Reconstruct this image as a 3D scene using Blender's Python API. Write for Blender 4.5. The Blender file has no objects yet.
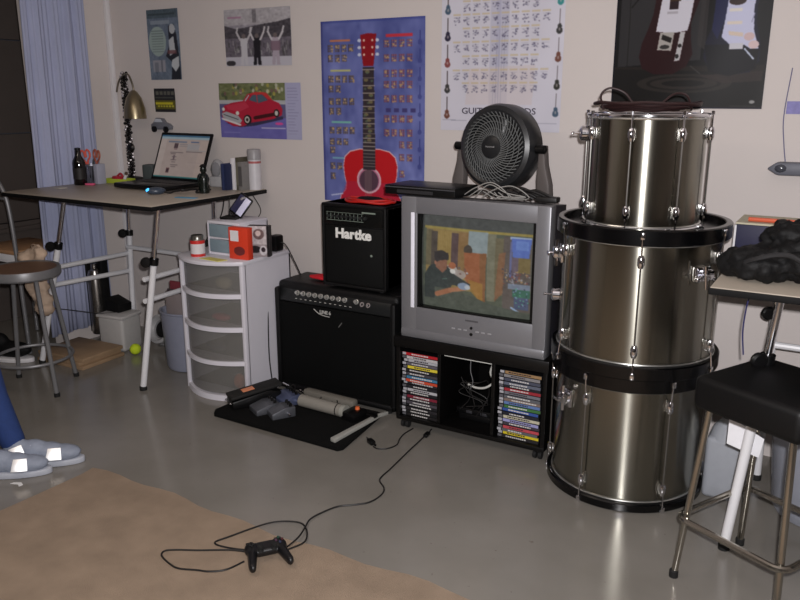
import bpy, bmesh, math, random
import numpy as np
from mathutils import Vector, Matrix
random.seed(7); rng = np.random.default_rng(5)
PI = math.pi; R = math.radians
scene = bpy.context.scene
C = scene.collection

# ------------------------------------------------------------ camera, light, exposure
cam = bpy.data.cameras.new('camera'); camo = bpy.data.objects.new('camera', cam); C.objects.link(camo)
camo.location = (0, 0, 1.5); camo.rotation_euler = (R(90-14.7), 0, R(30.5))
cam.sensor_width = 36; cam.lens = 780/800*36; cam.clip_start = 0.02
scene.camera = camo
w = bpy.data.worlds.new('world'); scene.world = w; w.use_nodes = True
w.node_tree.nodes['Background'].inputs[0].default_value = (.5, .55, .7, 1)
w.node_tree.nodes['Background'].inputs[1].default_value = .05
def area(name, loc, rot, size, power, col, sy=None, shape='RECTANGLE'):
    l = bpy.data.lights.new(name, 'AREA'); l.energy = power; l.color = col; l.shape = shape
    l.size = size; l.size_y = sy or size
    o = bpy.data.objects.new(name, l); C.objects.link(o); o.location = loc; o.rotation_euler = rot; return o
# the camera's own flash, a few centimetres above and beside the lens
area('camera_flash', (0.03, 0.03, 1.57), (R(90-12.0), 0, R(28.0)), .035, 80, (1.0, .972, .985), shape='SQUARE')
# weak warm fill light added out of frame to lift the dim left floor
area('fill_light', (-2.3, 1.0, 2.46), (0, 0, 0), 1.2, 10, (1.0, .86, .72), .3)
vs = scene.view_settings
vs.view_transform = 'Standard'; vs.look = 'None'; vs.gamma = 1; vs.exposure = 0.0; vs.use_curve_mapping = False

# ------------------------------------------------------------ materials
def lin(c): return tuple(((v/255)/12.92 if v/255 <= .04045 else ((v/255+.055)/1.055)**2.4) for v in c)
MATS = {}
def mat(name, rgb, rough=.5, metal=0., var=.08, scale=30., bump=0., bscale=200., spec=.5, alpha=1., trans=0., emit=None, es=0., aniso=0., coat=0.):
    if name in MATS: return MATS[name]
    m = bpy.data.materials.new(name); m.use_nodes = True; nt = m.node_tree; N = nt.nodes; L = nt.links
    b = N['Principled BSDF']
    col = lin(rgb)
    tc = N.new('ShaderNodeTexCoord'); nz = N.new('ShaderNodeTexNoise'); nz.inputs['Scale'].default_value = scale; nz.inputs['Detail'].default_value = 3
    L.new(tc.outputs['Object'], nz.inputs['Vector'])
    mx = N.new('ShaderNodeMix'); mx.data_type = 'RGBA'
    mx.inputs[6].default_value = (*[c*(1-var) for c in col], 1); mx.inputs[7].default_value = (*[min(1, c*(1+var)) for c in col], 1)
    L.new(nz.outputs['Fac'], mx.inputs[0]); L.new(mx.outputs[2], b.inputs['Base Color'])
    b.inputs['Roughness'].default_value = rough; b.inputs['Metallic'].default_value = metal
    b.inputs['Specular IOR Level'].default_value = spec; b.inputs['Alpha'].default_value = alpha
    b.inputs['Transmission Weight'].default_value = trans; b.inputs['Coat Weight'].default_value = coat
    if emit: b.inputs['Emission Color'].default_value = (*lin(emit), 1); b.inputs['Emission Strength'].default_value = es
    if aniso:
        b.inputs['Anisotropic'].default_value = aniso
        t = N.new('ShaderNodeTangent'); t.direction_type = 'RADIAL'; t.axis = 'Z'; L.new(t.outputs[0], b.inputs['Tangent']); b.inputs['Anisotropic Rotation'].default_value = .25
    if bump:
        n2 = N.new('ShaderNodeTexNoise'); n2.inputs['Scale'].default_value = bscale; n2.inputs['Detail'].default_value = 4
        L.new(tc.outputs['Object'], n2.inputs['Vector'])
        bp = N.new('ShaderNodeBump'); bp.inputs['Strength'].default_value = bump; bp.inputs['Distance'].default_value = .004
        L.new(n2.outputs['Fac'], bp.inputs['Height']); L.new(bp.outputs[0], b.inputs['Normal'])
    MATS[name] = m; return m
def paint_mat(name, rough=.6, emission=0., metal=0.):
    if name in MATS: return MATS[name]
    m = bpy.data.materials.new(name); m.use_nodes = True; nt = m.node_tree; b = nt.nodes['Principled BSDF']; b.inputs['Specular IOR Level'].default_value = .25
    a = nt.nodes.new('ShaderNodeAttribute'); a.attribute_name = 'paint'
    if emission:
        nt.links.new(a.outputs['Color'], b.inputs['Emission Color']); b.inputs['Emission Strength'].default_value = emission
        b.inputs['Base Color'].default_value = (.02, .02, .022, 1)
    else: nt.links.new(a.outputs['Color'], b.inputs['Base Color'])
    b.inputs['Roughness'].default_value = rough; b.inputs['Metallic'].default_value = metal
    MATS[name] = m; return m

BLACK = mat('black_plastic', (11, 11, 12), .36, var=.1, spec=.35)
BLACKM = mat('black_matte', (9, 9, 10), .7, spec=.25)
TOLEX = mat('black_tolex', (9, 9, 10), .5, bump=.35, bscale=350, spec=.3)
GRILLE = mat('black_grille_cloth', (5, 6, 6), .85, bump=.5, bscale=500, spec=.15)
CHROME = mat('chrome', (225, 225, 230), .10, 1., var=.02)
STEELB = mat('brushed_steel', (150, 148, 138), .24, 1., var=.05, scale=6, aniso=.93)
WHITEP = mat('white_plastic', (222, 220, 222), .4, var=.03)
WHITEM = mat('white_enamel', (225, 225, 228), .35, var=.02)
GREYM = mat('grey_painted_metal', (122, 122, 124), .4, .3)
SILVER = mat('silver_plastic', (126, 126, 130), .38, .35, var=.03)
RUBBER = mat('black_rubber', (14, 14, 14), .8)
CABLE = mat('black_cable', (20, 18, 18), .5)
WHITEC = mat('white_cable', (200, 200, 195), .5)

# ------------------------------------------------------------ mesh helpers
class MB:
    def __init__(s): s.bm = bmesh.new(); s.mats = []
    def mi(s, m):
        if m is None: return 0
        if m not in s.mats: s.mats.append(m)
        return s.mats.index(m)
    def _merge(s, b2, M, m):
        i = s.mi(m)
        for f in b2.faces: f.material_index = i
        if M is not None: bmesh.ops.transform(b2, matrix=M, verts=b2.verts)
        me = bpy.data.meshes.new('t'); b2.to_mesh(me); b2.free(); s.bm.from_mesh(me); bpy.data.meshes.remove(me)
        return s
    def box(s, x0, x1, y0, y1, z0, z1, bev=0., m=None, M=None, seg=2):
        b = bmesh.new(); bmesh.ops.create_cube(b, size=1)
        for v in b.verts: v.co = Vector(((x0+x1)/2+v.co.x*(x1-x0), (y0+y1)/2+v.co.y*(y1-y0), (z0+z1)/2+v.co.z*(z1-z0)))
        if bev: bmesh.ops.bevel(b, geom=b.edges[:], offset=bev, segments=seg, affect='EDGES', profile=.5)
        return s._merge(b, M, m)
    def tube(s, pts, r, n=8, m=None, smooth=0, cap=True, closed=False, M=None):
        pts = [Vector(p) for p in pts]
        rr = r if isinstance(r, (list, tuple)) else None
        if smooth:
            out = []; k = len(pts); rout = []
            rng_ = range(k) if closed else range(k-1)
            for i in rng_:
                p0 = pts[(i-1) % k] if (closed or i > 0) else pts[0]*2-pts[1]
                p1 = pts[i]; p2 = pts[(i+1) % k]
                p3 = pts[(i+2) % k] if (closed or i+2 < k) else pts[-1]*2-pts[-2]
                for j in range(smooth):
                    t = j/smooth
                    out.append(.5*((2*p1)+(p2-p0)*t+(2*p0-5*p1+4*p2-p3)*t*t+(-p0+3*p1-3*p2+p3)*t**3))
                    if rr: rout.append(rr[i]*(1-t)+rr[(i+1) % k]*t)
            if not closed: out.append(pts[-1]); rr and rout.append(rr[-1])
            pts = out; rr = rout if rr else None
        b = bmesh.new(); rings = []; k = len(pts); prev = None
        for i, p in enumerate(pts):
            if closed: d = pts[(i+1) % k]-pts[i-1]
            else: d = (pts[min(i+1, k-1)]-pts[max(i-1, 0)])
            if d.length < 1e-9: d = Vector((0, 0, 1))
            d.normalize()
            if prev is None:
                a = Vector((0, 0, 1)) if abs(d.z) < .9 else Vector((1, 0, 0)); u = d.cross(a).normalized()
            else:
                u = prev-d*prev.dot(d)
                if u.length < 1e-6: u = d.orthogonal()
                u.normalize()
            prev = u; v = d.cross(u); q = rr[i] if rr else r
            rings.append([b.verts.new(p+(u*math.cos(2*PI*j/n)+v*math.sin(2*PI*j/n))*q) for j in range(n)])
        for i in range(k if closed else k-1):
            A, B = rings[i], rings[(i+1) % k]
            for j in range(n): b.faces.new((A[j], A[(j+1) % n], B[(j+1) % n], B[j]))
        if cap and not closed: b.faces.new(rings[0][::-1]); b.faces.new(rings[-1])
        bmesh.ops.recalc_face_normals(b, faces=b.faces)
        return s._merge(b, M, m)
    def lathe(s, prof, n=32, m=None, M=None, closed=False):
        # prof: list of (r, z) ; caps where r == 0
        b = bmesh.new(); rings = []
        for r, z in prof:
            if r < 1e-6: rings.append([b.verts.new((0, 0, z))])
            else: rings.append([b.verts.new((r*math.cos(2*PI*j/n), r*math.sin(2*PI*j/n), z)) for j in range(n)])
        seq = list(zip(rings, rings[1:]))
        if closed: seq.append((rings[-1], rings[0]))
        for A, B in seq:
            for j in range(n):
                q = (j+1) % n
                if len(A) == 1 and len(B) == 1: continue
                if len(A) == 1: b.faces.new((A[0], B[q], B[j]))
                elif len(B) == 1: b.faces.new((A[j], A[q], B[0]))
                else: b.faces.new((A[j], A[q], B[q], B[j]))
        bmesh.ops.recalc_face_normals(b, faces=b.faces)
        return s._merge(b, M, m)
    def prism(s, poly, z0, z1, m=None, M=None, bev=0.):
        b = bmesh.new(); lo = [b.verts.new((x, y, z0)) for x, y in poly]; hi = [b.verts.new((x, y, z1)) for x, y in poly]; k = len(poly)
        b.faces.new(lo[::-1]); b.faces.new(hi)
        for j in range(k): b.faces.new((lo[j], lo[(j+1) % k], hi[(j+1) % k], hi[j]))
        bmesh.ops.recalc_face_normals(b, faces=b.faces)
        if bev: bmesh.ops.bevel(b, geom=b.edges[:], offset=bev, segments=2, affect='EDGES', profile=.5)
        return s._merge(b, M, m)
    def ball(s, c, rx, ry=None, rz=None, m=None, M=None, sub=2):
        ry = ry or rx; rz = rz or rx
        b = bmesh.new(); bmesh.ops.create_icosphere(b, subdivisions=sub, radius=1)
        for v in b.verts: v.co = Vector((c[0]+v.co.x*rx, c[1]+v.co.y*ry, c[2]+v.co.z*rz))
        return s._merge(b, M, m)
    def build(s, name, m=None, parent=None, ang=35, loc=None):
        me = bpy.data.meshes.new(name); s.bm.to_mesh(me); s.bm.free()
        ms = s.mats if s.mats else [m]
        for q in ms: me.materials.append(q)
        me.polygons.foreach_set('use_smooth', [True]*len(me.polygons))
        try: me.set_sharp_from_angle(angle=R(ang))
        except Exception: pass
        o = bpy.data.objects.new(name, me); C.objects.link(o)
        if parent: o.parent = parent
        if loc: o.location = loc
        return o
def tag(o, label=None, cat=None, group=None, kind=None):
    if label: o['label'] = label
    if cat: o['category'] = cat
    if group: o['group'] = group
    if kind: o['kind'] = kind
    return o
def thing(name, label, cat, loc=(0, 0, 0), rz=0., group=None):
    o = bpy.data.objects.new(name, None); C.objects.link(o); o.location = loc; o.rotation_euler = (0, 0, rz); o.empty_display_size = .05
    return tag(o, label, cat, group)
def T(x, y, z): return Matrix.Translation((x, y, z))
def RX(a): return Matrix.Rotation(R(a), 4, 'X')
def RY(a): return Matrix.Rotation(R(a), 4, 'Y')
def RZ(a): return Matrix.Rotation(R(a), 4, 'Z')
def text(name, s, size, m, parent=None, M=None, ext=.0006, bold=0., align='CENTER', sx=1.):
    cu = bpy.data.curves.new(name, 'FONT'); cu.body = s; cu.size = size; cu.extrude = ext; cu.offset = bold; cu.align_x = align; cu.align_y = 'CENTER'; cu.resolution_u = 3
    o = bpy.data.objects.new('tmp', cu); C.objects.link(o)
    dg = bpy.context.evaluated_depsgraph_get(); me = bpy.data.meshes.new_from_object(o.evaluated_get(dg))
    bpy.data.objects.remove(o); bpy.data.curves.remove(cu)
    if M is None: M = Matrix.Identity(4)
    me.transform(M @ Matrix.Diagonal((sx, 1, 1, 1)))
    me.materials.clear(); me.materials.append(m); me.name = name
    o = bpy.data.objects.new(name, me); C.objects.link(o)
    if parent: o.parent = parent
    return o
class Canvas:
    def __init__(s, x0, y0, x1, y1, nx, ny, bg):
        s.b = (x0, y0, x1, y1); s.nx, s.ny = nx, ny
        s.a = np.ones((ny, nx, 3))*np.array(bg, float)
        s.X, s.Y = np.meshgrid(np.linspace(x0, x1, nx), np.linspace(y0, y1, ny))
    def put(s, m, c, k=1.): s.a[m] = s.a[m]*(1-k)+np.array(c, float)*k; return s
    def rect(s, x0, y0, x1, y1, c, k=1.): return s.put((s.X >= x0) & (s.X <= x1) & (s.Y >= y0) & (s.Y <= y1), c, k)
    def ell(s, cx, cy, rx, ry, c, k=1.): return s.put(((s.X-cx)/rx)**2+((s.Y-cy)/ry)**2 <= 1, c, k)
    def poly(s, P, c, k=1.):
        m = np.zeros(s.X.shape, bool); n = len(P)
        for i in range(n):
            (xa, ya), (xb, yb) = P[i], P[(i+1) % n]
            if ya == yb: continue
            m ^= ((ya > s.Y) != (yb > s.Y)) & (s.X < (xb-xa)*(s.Y-ya)/(yb-ya)+xa)
        return s.put(m, c, k)
    def line(s, x0, y0, x1, y1, w_, c, k=1.):
        dx, dy = x1-x0, y1-y0; L2 = dx*dx+dy*dy+1e-9
        t = np.clip(((s.X-x0)*dx+(s.Y-y0)*dy)/L2, 0, 1)
        return s.put((s.X-x0-t*dx)**2+(s.Y-y0-t*dy)**2 <= (w_/2)**2, c, k)
    def noise(s, amp, n=12):
        g = rng.normal(size=(n, n, 3)).mean(2); yi = np.linspace(0, n-1.001, s.ny); xi = np.linspace(0, n-1.001, s.nx)
        y0 = yi.astype(int); x0 = xi.astype(int); fy = (yi-y0)[:, None]; fx = (xi-x0)[None]
        v = g[y0][:, x0]*(1-fy)*(1-fx)+g[y0+1][:, x0]*fy*(1-fx)+g[y0][:, x0+1]*(1-fy)*fx+g[y0+1][:, x0+1]*fy*fx
        s.a += v[..., None]*amp; return s
def painted(name, cv, fn, m, parent=None):
    # soft print: one small blur pass
    for ax in (0, 1):
        q = cv.a; e = np.concatenate([q.take([0], ax), q, q.take([-1], ax)], ax); n_ = q.shape[ax]
        cv.a = .25*e.take(range(n_), ax)+.5*q+.25*e.take(range(2, n_+2), ax)
    """grid surface coloured per vertex; fn(u,v) -> point, u right, v down"""
    nx, ny = cv.nx, cv.ny
    us = np.linspace(0, 1, nx); vsn = np.linspace(0, 1, ny)
    co = [fn(u, v) for v in vsn for u in us]
    fs = [(j*nx+i, (j+1)*nx+i, (j+1)*nx+i+1, j*nx+i+1) for j in range(ny-1) for i in range(nx-1)]
    me = bpy.data.meshes.new(name); me.from_pydata(co, [], fs)
    s = np.clip(cv.a.reshape(-1, 3)/255, 0, 1); l = np.where(s <= .04045, s/12.92, ((s+.055)/1.055)**2.4)
    at = me.color_attributes.new('paint', 'FLOAT_COLOR', 'POINT'); at.data.foreach_set('color', np.hstack([l, np.ones((len(l), 1))]).ravel())
    me.polygons.foreach_set('use_smooth', [True]*len(me.polygons))
    me.materials.append(m); o = bpy.data.objects.new(name, me); C.objects.link(o)
    if parent: o.parent = parent
    return o

# ------------------------------------------------------------ room
XL, XR, YB, YF, ZC = -4.11, 2.6, 3.45, -2.2, 2.5
XD = -5.0                                                     # dark garage door recess on the left
WALL = mat('painted_wall', (208, 200, 196), .75, var=.05, scale=2.5, bump=.12, bscale=60)
FL = bpy.data.materials.new('painted_concrete'); FL.use_nodes = True
def floor_mat():
    nt = FL.node_tree; N = nt.nodes; L = nt.links; b = N['Principled BSDF']
    tc = N.new('ShaderNodeTexCoord')
    def nz(s, d, rough=.55):
        n = N.new('ShaderNodeTexNoise'); n.inputs['Scale'].default_value = s; n.inputs['Detail'].default_value = d; n.inputs['Roughness'].default_value = rough
        L.new(tc.outputs['Object'], n.inputs['Vector']); return n
    a = nz(1.6, 4); c = nz(38, 3)
    r = N.new('ShaderNodeValToRGB'); r.color_ramp.elements[0].position = .3; r.color_ramp.elements[0].color = (*lin((116, 112, 105)), 1)
    r.color_ramp.elements[1].position = .72; r.color_ramp.elements[1].color = (*lin((136, 132, 126)), 1)
    L.new(a.outputs['Fac'], r.inputs[0])
    sp = N.new('ShaderNodeValToRGB'); sp.color_ramp.elements[0].position = .24; sp.color_ramp.elements[0].color = (.55, .5, .45, 1)
    sp.color_ramp.elements[1].position = .30; sp.color_ramp.elements[1].color = (1, 1, 1, 1); L.new(c.outputs['Fac'], sp.inputs[0])
    mx = N.new('ShaderNodeMix'); mx.data_type = 'RGBA'; mx.blend_type = 'MULTIPLY'; mx.inputs[0].default_value = .8
    L.new(r.outputs[0], mx.inputs[6]); L.new(sp.outputs[0], mx.inputs[7]); L.new(mx.outputs[2], b.inputs['Base Color'])
    rr = N.new('ShaderNodeMapRange'); rr.inputs[3].default_value = .12; rr.inputs[4].default_value = .26; L.new(a.outputs['Fac'], rr.inputs[0]); L.new(rr.outputs[0], b.inputs['Roughness'])
    bp = N.new('ShaderNodeBump'); bp.inputs['Strength'].default_value = .10; bp.inputs['Distance'].default_value = .004
    d = nz(14, 3); L.new(d.outputs['Fac'], bp.inputs['Height']); L.new(bp.outputs[0], b.inputs['Normal'])
    b.inputs['Specular IOR Level'].default_value = .5
floor_mat()
def struct(name, mb, m): return tag(mb.build(name, m), kind='structure')
struct('floor', MB().box(XD, XR, YF, YB, -.1, 0), FL)
struct('wall_back', MB().box(XD, XR, YB, YB+.1, 0, ZC), WALL)
struct('wall_left', MB().box(XL-.08, XL, 2.90, YB, 0, ZC).box(XL-.08, XL, YF, 1.0, 0, ZC).box(XL-.08, XL, 1.0, 2.90, 2.3, ZC), WALL)
struct('wall_right', MB().box(XR, XR+.1, YF, YB, 0, ZC), WALL)
struct('wall_front', MB().box(XD, XR, YF-.1, YF, 0, ZC), mat('front_wall_paint', (128, 120, 112), .8))
struct('ceiling', MB().box(XD, XR, YF, YB, ZC, ZC+.1), WALL)
DD = mat('dark_brown_door', (92, 84, 80), .6, var=.1, scale=8)
struct('door_1', MB().box(XD, XD+.05, YF, YB, 0, .66, .006).box(XD, XD+.05, YF, YB, .665, 1.25, .006).box(XD, XD+.05, YF, YB, 1.255, 1.85, .006).box(XD, XD+.05, YF, YB, 1.855, ZC, .006)
       .box(XD+.05, XD+.075, YF, YB, .60, .63, .004), DD)
# pale blue curtain beside the door
def curtain():
    mb = MB(); b = bmesh.new(); n = 90; prev = None
    y0, y1 = 2.85, 3.265
    for i in range(n+1):
        t = i/n; y = y0+(y1-y0)*t
        x = -4.083+.014*math.sin(t*2*PI*4.6+.9*math.sin(t*9))+.005*math.sin(t*2*PI*13+1)
        row = []
        for k in range(9):
            z = .09+(2.44-.09)*k/8
            row.append(b.verts.new((x+.003*math.sin(3*z+t*20), y-.05*(1-k/8)*(1-t), z)))
        if prev:
            for k in range(8): b.faces.new((prev[k], row[k], row[k+1], prev[k+1]))
        prev = row
    mb._merge(b, None, None); o = mb.build('curtain', mat('pale_blue_fabric', (166, 172, 200), .85, var=.10, scale=7), ang=180)
    s = o.modifiers.new('s', 'SOLIDIFY'); s.thickness = .004
    tag(o, 'pale blue floor length curtain hanging in folds beside the dark door', 'curtain')
curtain()
# conduit-like white strip in the corner
struct('trim_1', MB().box(XL+.0, XL+.03, YB-.03, YB, 0, ZC, .005), WHITEP)
# tan rug
def rug():
    P = []
    x0, x1, y0, y1 = -2.60, .4, -.6, 1.90
    for i in range(40): P.append((x0+(x1-x0)*i/40, y1+.010*math.sin(i*1.3)+.012*math.sin(i*.37)))
    P += [(x1, y1), (x1, y0), (x0, y0)]
    for i in range(12): P.append((x0+.01*math.sin(i*1.9), y0+(y1-.06-y0)*(i+1)/12.0))
    m = mat('tan_carpet', (151, 133, 115), .9, var=.28, scale=9, bump=.9, bscale=420, spec=.2)
    tag(MB().prism(P, 0, .005).build('rug', m), 'thin tan carpet lying on the grey floor under the game controller', 'rug')
rug()

# ------------------------------------------------------------ posters
PAPER = paint_mat('printed_paper', .55)
PAPERG = paint_mat('glossy_print', .35)
def poster(name, cv, x0, x1, z0, z1, label, m=PAPER, cat='poster', y=YB-.003, skew=0., curl=0.):
    def fn(u, v): return (x0+(x1-x0)*u, y-curl*abs(2*u-1)**3*(v**3)-.0015*math.sin(u*9+v*4)-.0015, z1+(z0-z1)*v+skew*u)
    return tag(painted(name, cv, fn, m), label, cat)
def blue_poster():
    c = Canvas(321, 17, 426, 205, 210, 376, (98, 106, 166)); c.noise(20, 9); c.noise(10, 30)
    c.rect(321, 17, 323.5, 205, (60, 62, 120), .6); c.rect(321, 17, 426, 19.5, (60, 70, 140), .6)
    def block(x, y, col, k=1):
        for j in range(3): c.rect(x, y+j*2.6, x+5.4, y+j*2.6+1.8, col, .8)
        for i in range(3): c.rect(x+i*1.9, y, x+i*1.9+.6, y+7.5, (50, 40, 60), .7)
        for q in range(4): c.ell(x+rng.uniform(1, 5), y+rng.uniform(1, 7), .9, .9, (190, 160, 110), .8)
    L = [(36, 'h', (200, 120, 80)), (41, 4), (51, 3), (66, 'h', (190, 190, 120)), (72, 4), (82, 2), (95, 4), (105, 2), (119, 'h', (120, 190, 170)), (125, 4), (137, 3), (146, 1), (157, 'h', (120, 170, 190)), (163, 3), (174, 1)]
    for it in L:
        if it[1] == 'h': c.rect(331, it[0], 352, it[0]+2, it[2], .9)
        else:
            for i in range(it[1]): block(328.5+i*7.2, it[0], (110, 96, 88))
    Rr = [(32.5, 'h', (205, 50, 60)), (38, 4), (52, 4), (67, 4), (78, 4), (92, 4), (112, 4), (126, 4), (138, 2), (151, 2), (168, 1)]
    for it in Rr:
        if it[1] == 'h': c.rect(388, it[0], 414, it[0]+3, it[2], .9)
        else:
            for i in range(it[1]): block(386+i*7.6+(0 if it[1] == 4 else 15), it[0], (150, 90, 104))
    for i in range(4): c.rect(388+i*8, 105, 393+i*8, 109, (60, 50, 100), .8)
    for i in range(8):
        y = 30+i*17.5; c.rect(420.5, y, 421.6, y+9, (50, 56, 120), .8); c.ell(421, y+11, 2, 2.6, (60, 66, 130), .7)
    # guitar body, head cut by neck
    body = [(361, 148), (350, 151), (344.5, 157), (343, 166), (344, 176), (346, 185), (345, 192), (340, 198), (338, 206), (404, 206), (402, 198), (397, 190), (396.5, 184), (398.5, 174), (399, 164), (397, 156), (391, 150), (381, 147.5)]
    c.poly([(x+(x-371)*.025, y-1 if y < 160 else y) for x, y in body], (225, 190, 190)); c.poly(body, (190, 26, 34))
    c.poly([(346, 182), (397, 182), (404, 206), (338, 206)], (170, 44, 80), .5)
    c.ell(370, 180, 12.8, 14.2, (215, 180, 190)); c.ell(370, 180, 11.2, 12.6, (186, 110, 140), .9); c.ell(370, 180.5, 10, 11.5, (84, 60, 74))
    for i in range(6): c.line(366+i*1.6, 150, 366+i*1.6, 203, .45, (160, 140, 130), .7)
    c.poly([(364.5, 64), (376, 64), (377.2, 169), (363.8, 169)], (54, 46, 52))
    for i in range(20):
        y = 66+105*(1-.945**i)/(1-.945**20)*.97; c.rect(364, y, 377, y+.8, (180, 170, 160), .8)
        if i < 12: c.ell(370+rng.uniform(-3, 3), y+2.5, 2.4, 1.6, (140, 130, 90), .7); c.ell(370+rng.uniform(-4, 4), y+3.5, 1.4, 1.2, (90, 110, 90), .7)
    for x in (366.5, 370, 373.5): c.line(x, 62, x, 168, .4, (150, 140, 130), .6)
    c.poly([(362.5, 32), (370, 30.5), (378.5, 31.5), (377, 50), (375.5, 63), (365, 63), (363.5, 50)], (140, 20, 32))
    for y in (37.5, 44.5, 51.5):
        for x in (366, 374.5): c.ell(x, y, 1.2, 1.2, (225, 190, 170))
        for x in (361.3, 379.5): c.ell(x, y, 1.8, 1.6, (200, 205, 225))
    c.line(329, 199, 341, 196.5, 1.2, (200, 205, 230))
    poster('guitar_poster', c, -2.504, -1.889, .951, 1.866, 'blue poster with a red acoustic guitar between columns of small diagrams')
blue_poster()
def chord_poster():
    c = Canvas(443, -60, 561, 131, 236, 382, (205, 203, 214)); c.noise(5, 10)
    c.rect(492, -60, 510, 106, (176, 176, 196), .55); c.rect(498, -60, 502, 100, (160, 160, 186), .4)
    c.poly([(472, 72), (536, 70), (534, 106), (468, 106)], (206, 192, 190), .5)
    for i in range(6): c.line(494+i*2.6, -60, 494+i*2.4, 105, .4, (140, 140, 160), .6)
    rows = [-52, -39, -26, -13, -2, 10, 22, 34.5, 47, 60, 73, 85]
    for j, y in enumerate(rows):
        wide = j % 2 == 0
        for i in range(-1 if wide else 0, 9 if wide else 8):
            x = 464.5+i*9.55
            c.rect(x, y, x+7.4, y+1.6, (196, 178, 140), .75)
            for q in range(2): c.rect(x+.4, y+3+q*3.6, x+7, y+3.5+q*3.6, (150, 148, 165), .5)
            for q in range(7): c.ell(x+rng.uniform(.8, 6.8), y+rng.uniform(3, 10), .75, .6, (84, 80, 104), .75)
            for q in range(3): c.line(x+rng.uniform(.5, 3), y+rng.uniform(3, 9), x+rng.uniform(4, 7), y+rng.uniform(3, 9), .45, (110, 108, 130), .7)
    cols = [(110, 70, 60), (50, 50, 46), (70, 90, 110), (44, 40, 60), (130, 70, 70), (60, 60, 60)]
    for s_, x0 in enumerate((449.3, 556.5)):
        for i in range(7):
            y = -52+i*25.5+s_*(-2) if False else -48+i*24.5-(3 if s_ else 0)
            cc = cols[(i+s_*2) % 6] if not (s_ == 1 and i == 2) else (60, 140, 140)
            c.line(x0, y, x0, y+14, .9, (70, 60, 60)); c.ell(x0, y+14.5, 2.0, 2.6, cc); c.ell(x0, y+18, 2.9, 3.0, cc); c.ell(x0, y+17, .9, 1.4, (190, 180, 180), .6)
    c.line(445, 121, 470, 121.5, .6, (150, 150, 165)); c.line(530, 123, 558, 123, .6, (150, 150, 165))
    o = poster('chord_poster', c, -1.80, -1.20, 1.338, 2.26, 'white wall chart of chord diagrams bordered by tiny instruments above the fan', curl=.0)
    text('lettering', 'GUITAR CHORDS', .040, mat('print_ink', (78, 72, 86), .6), o, T(-1.5, YB-.009, 1.428) @ RX(90), .0004, .0005, sx=1.18)
chord_poster()
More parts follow.
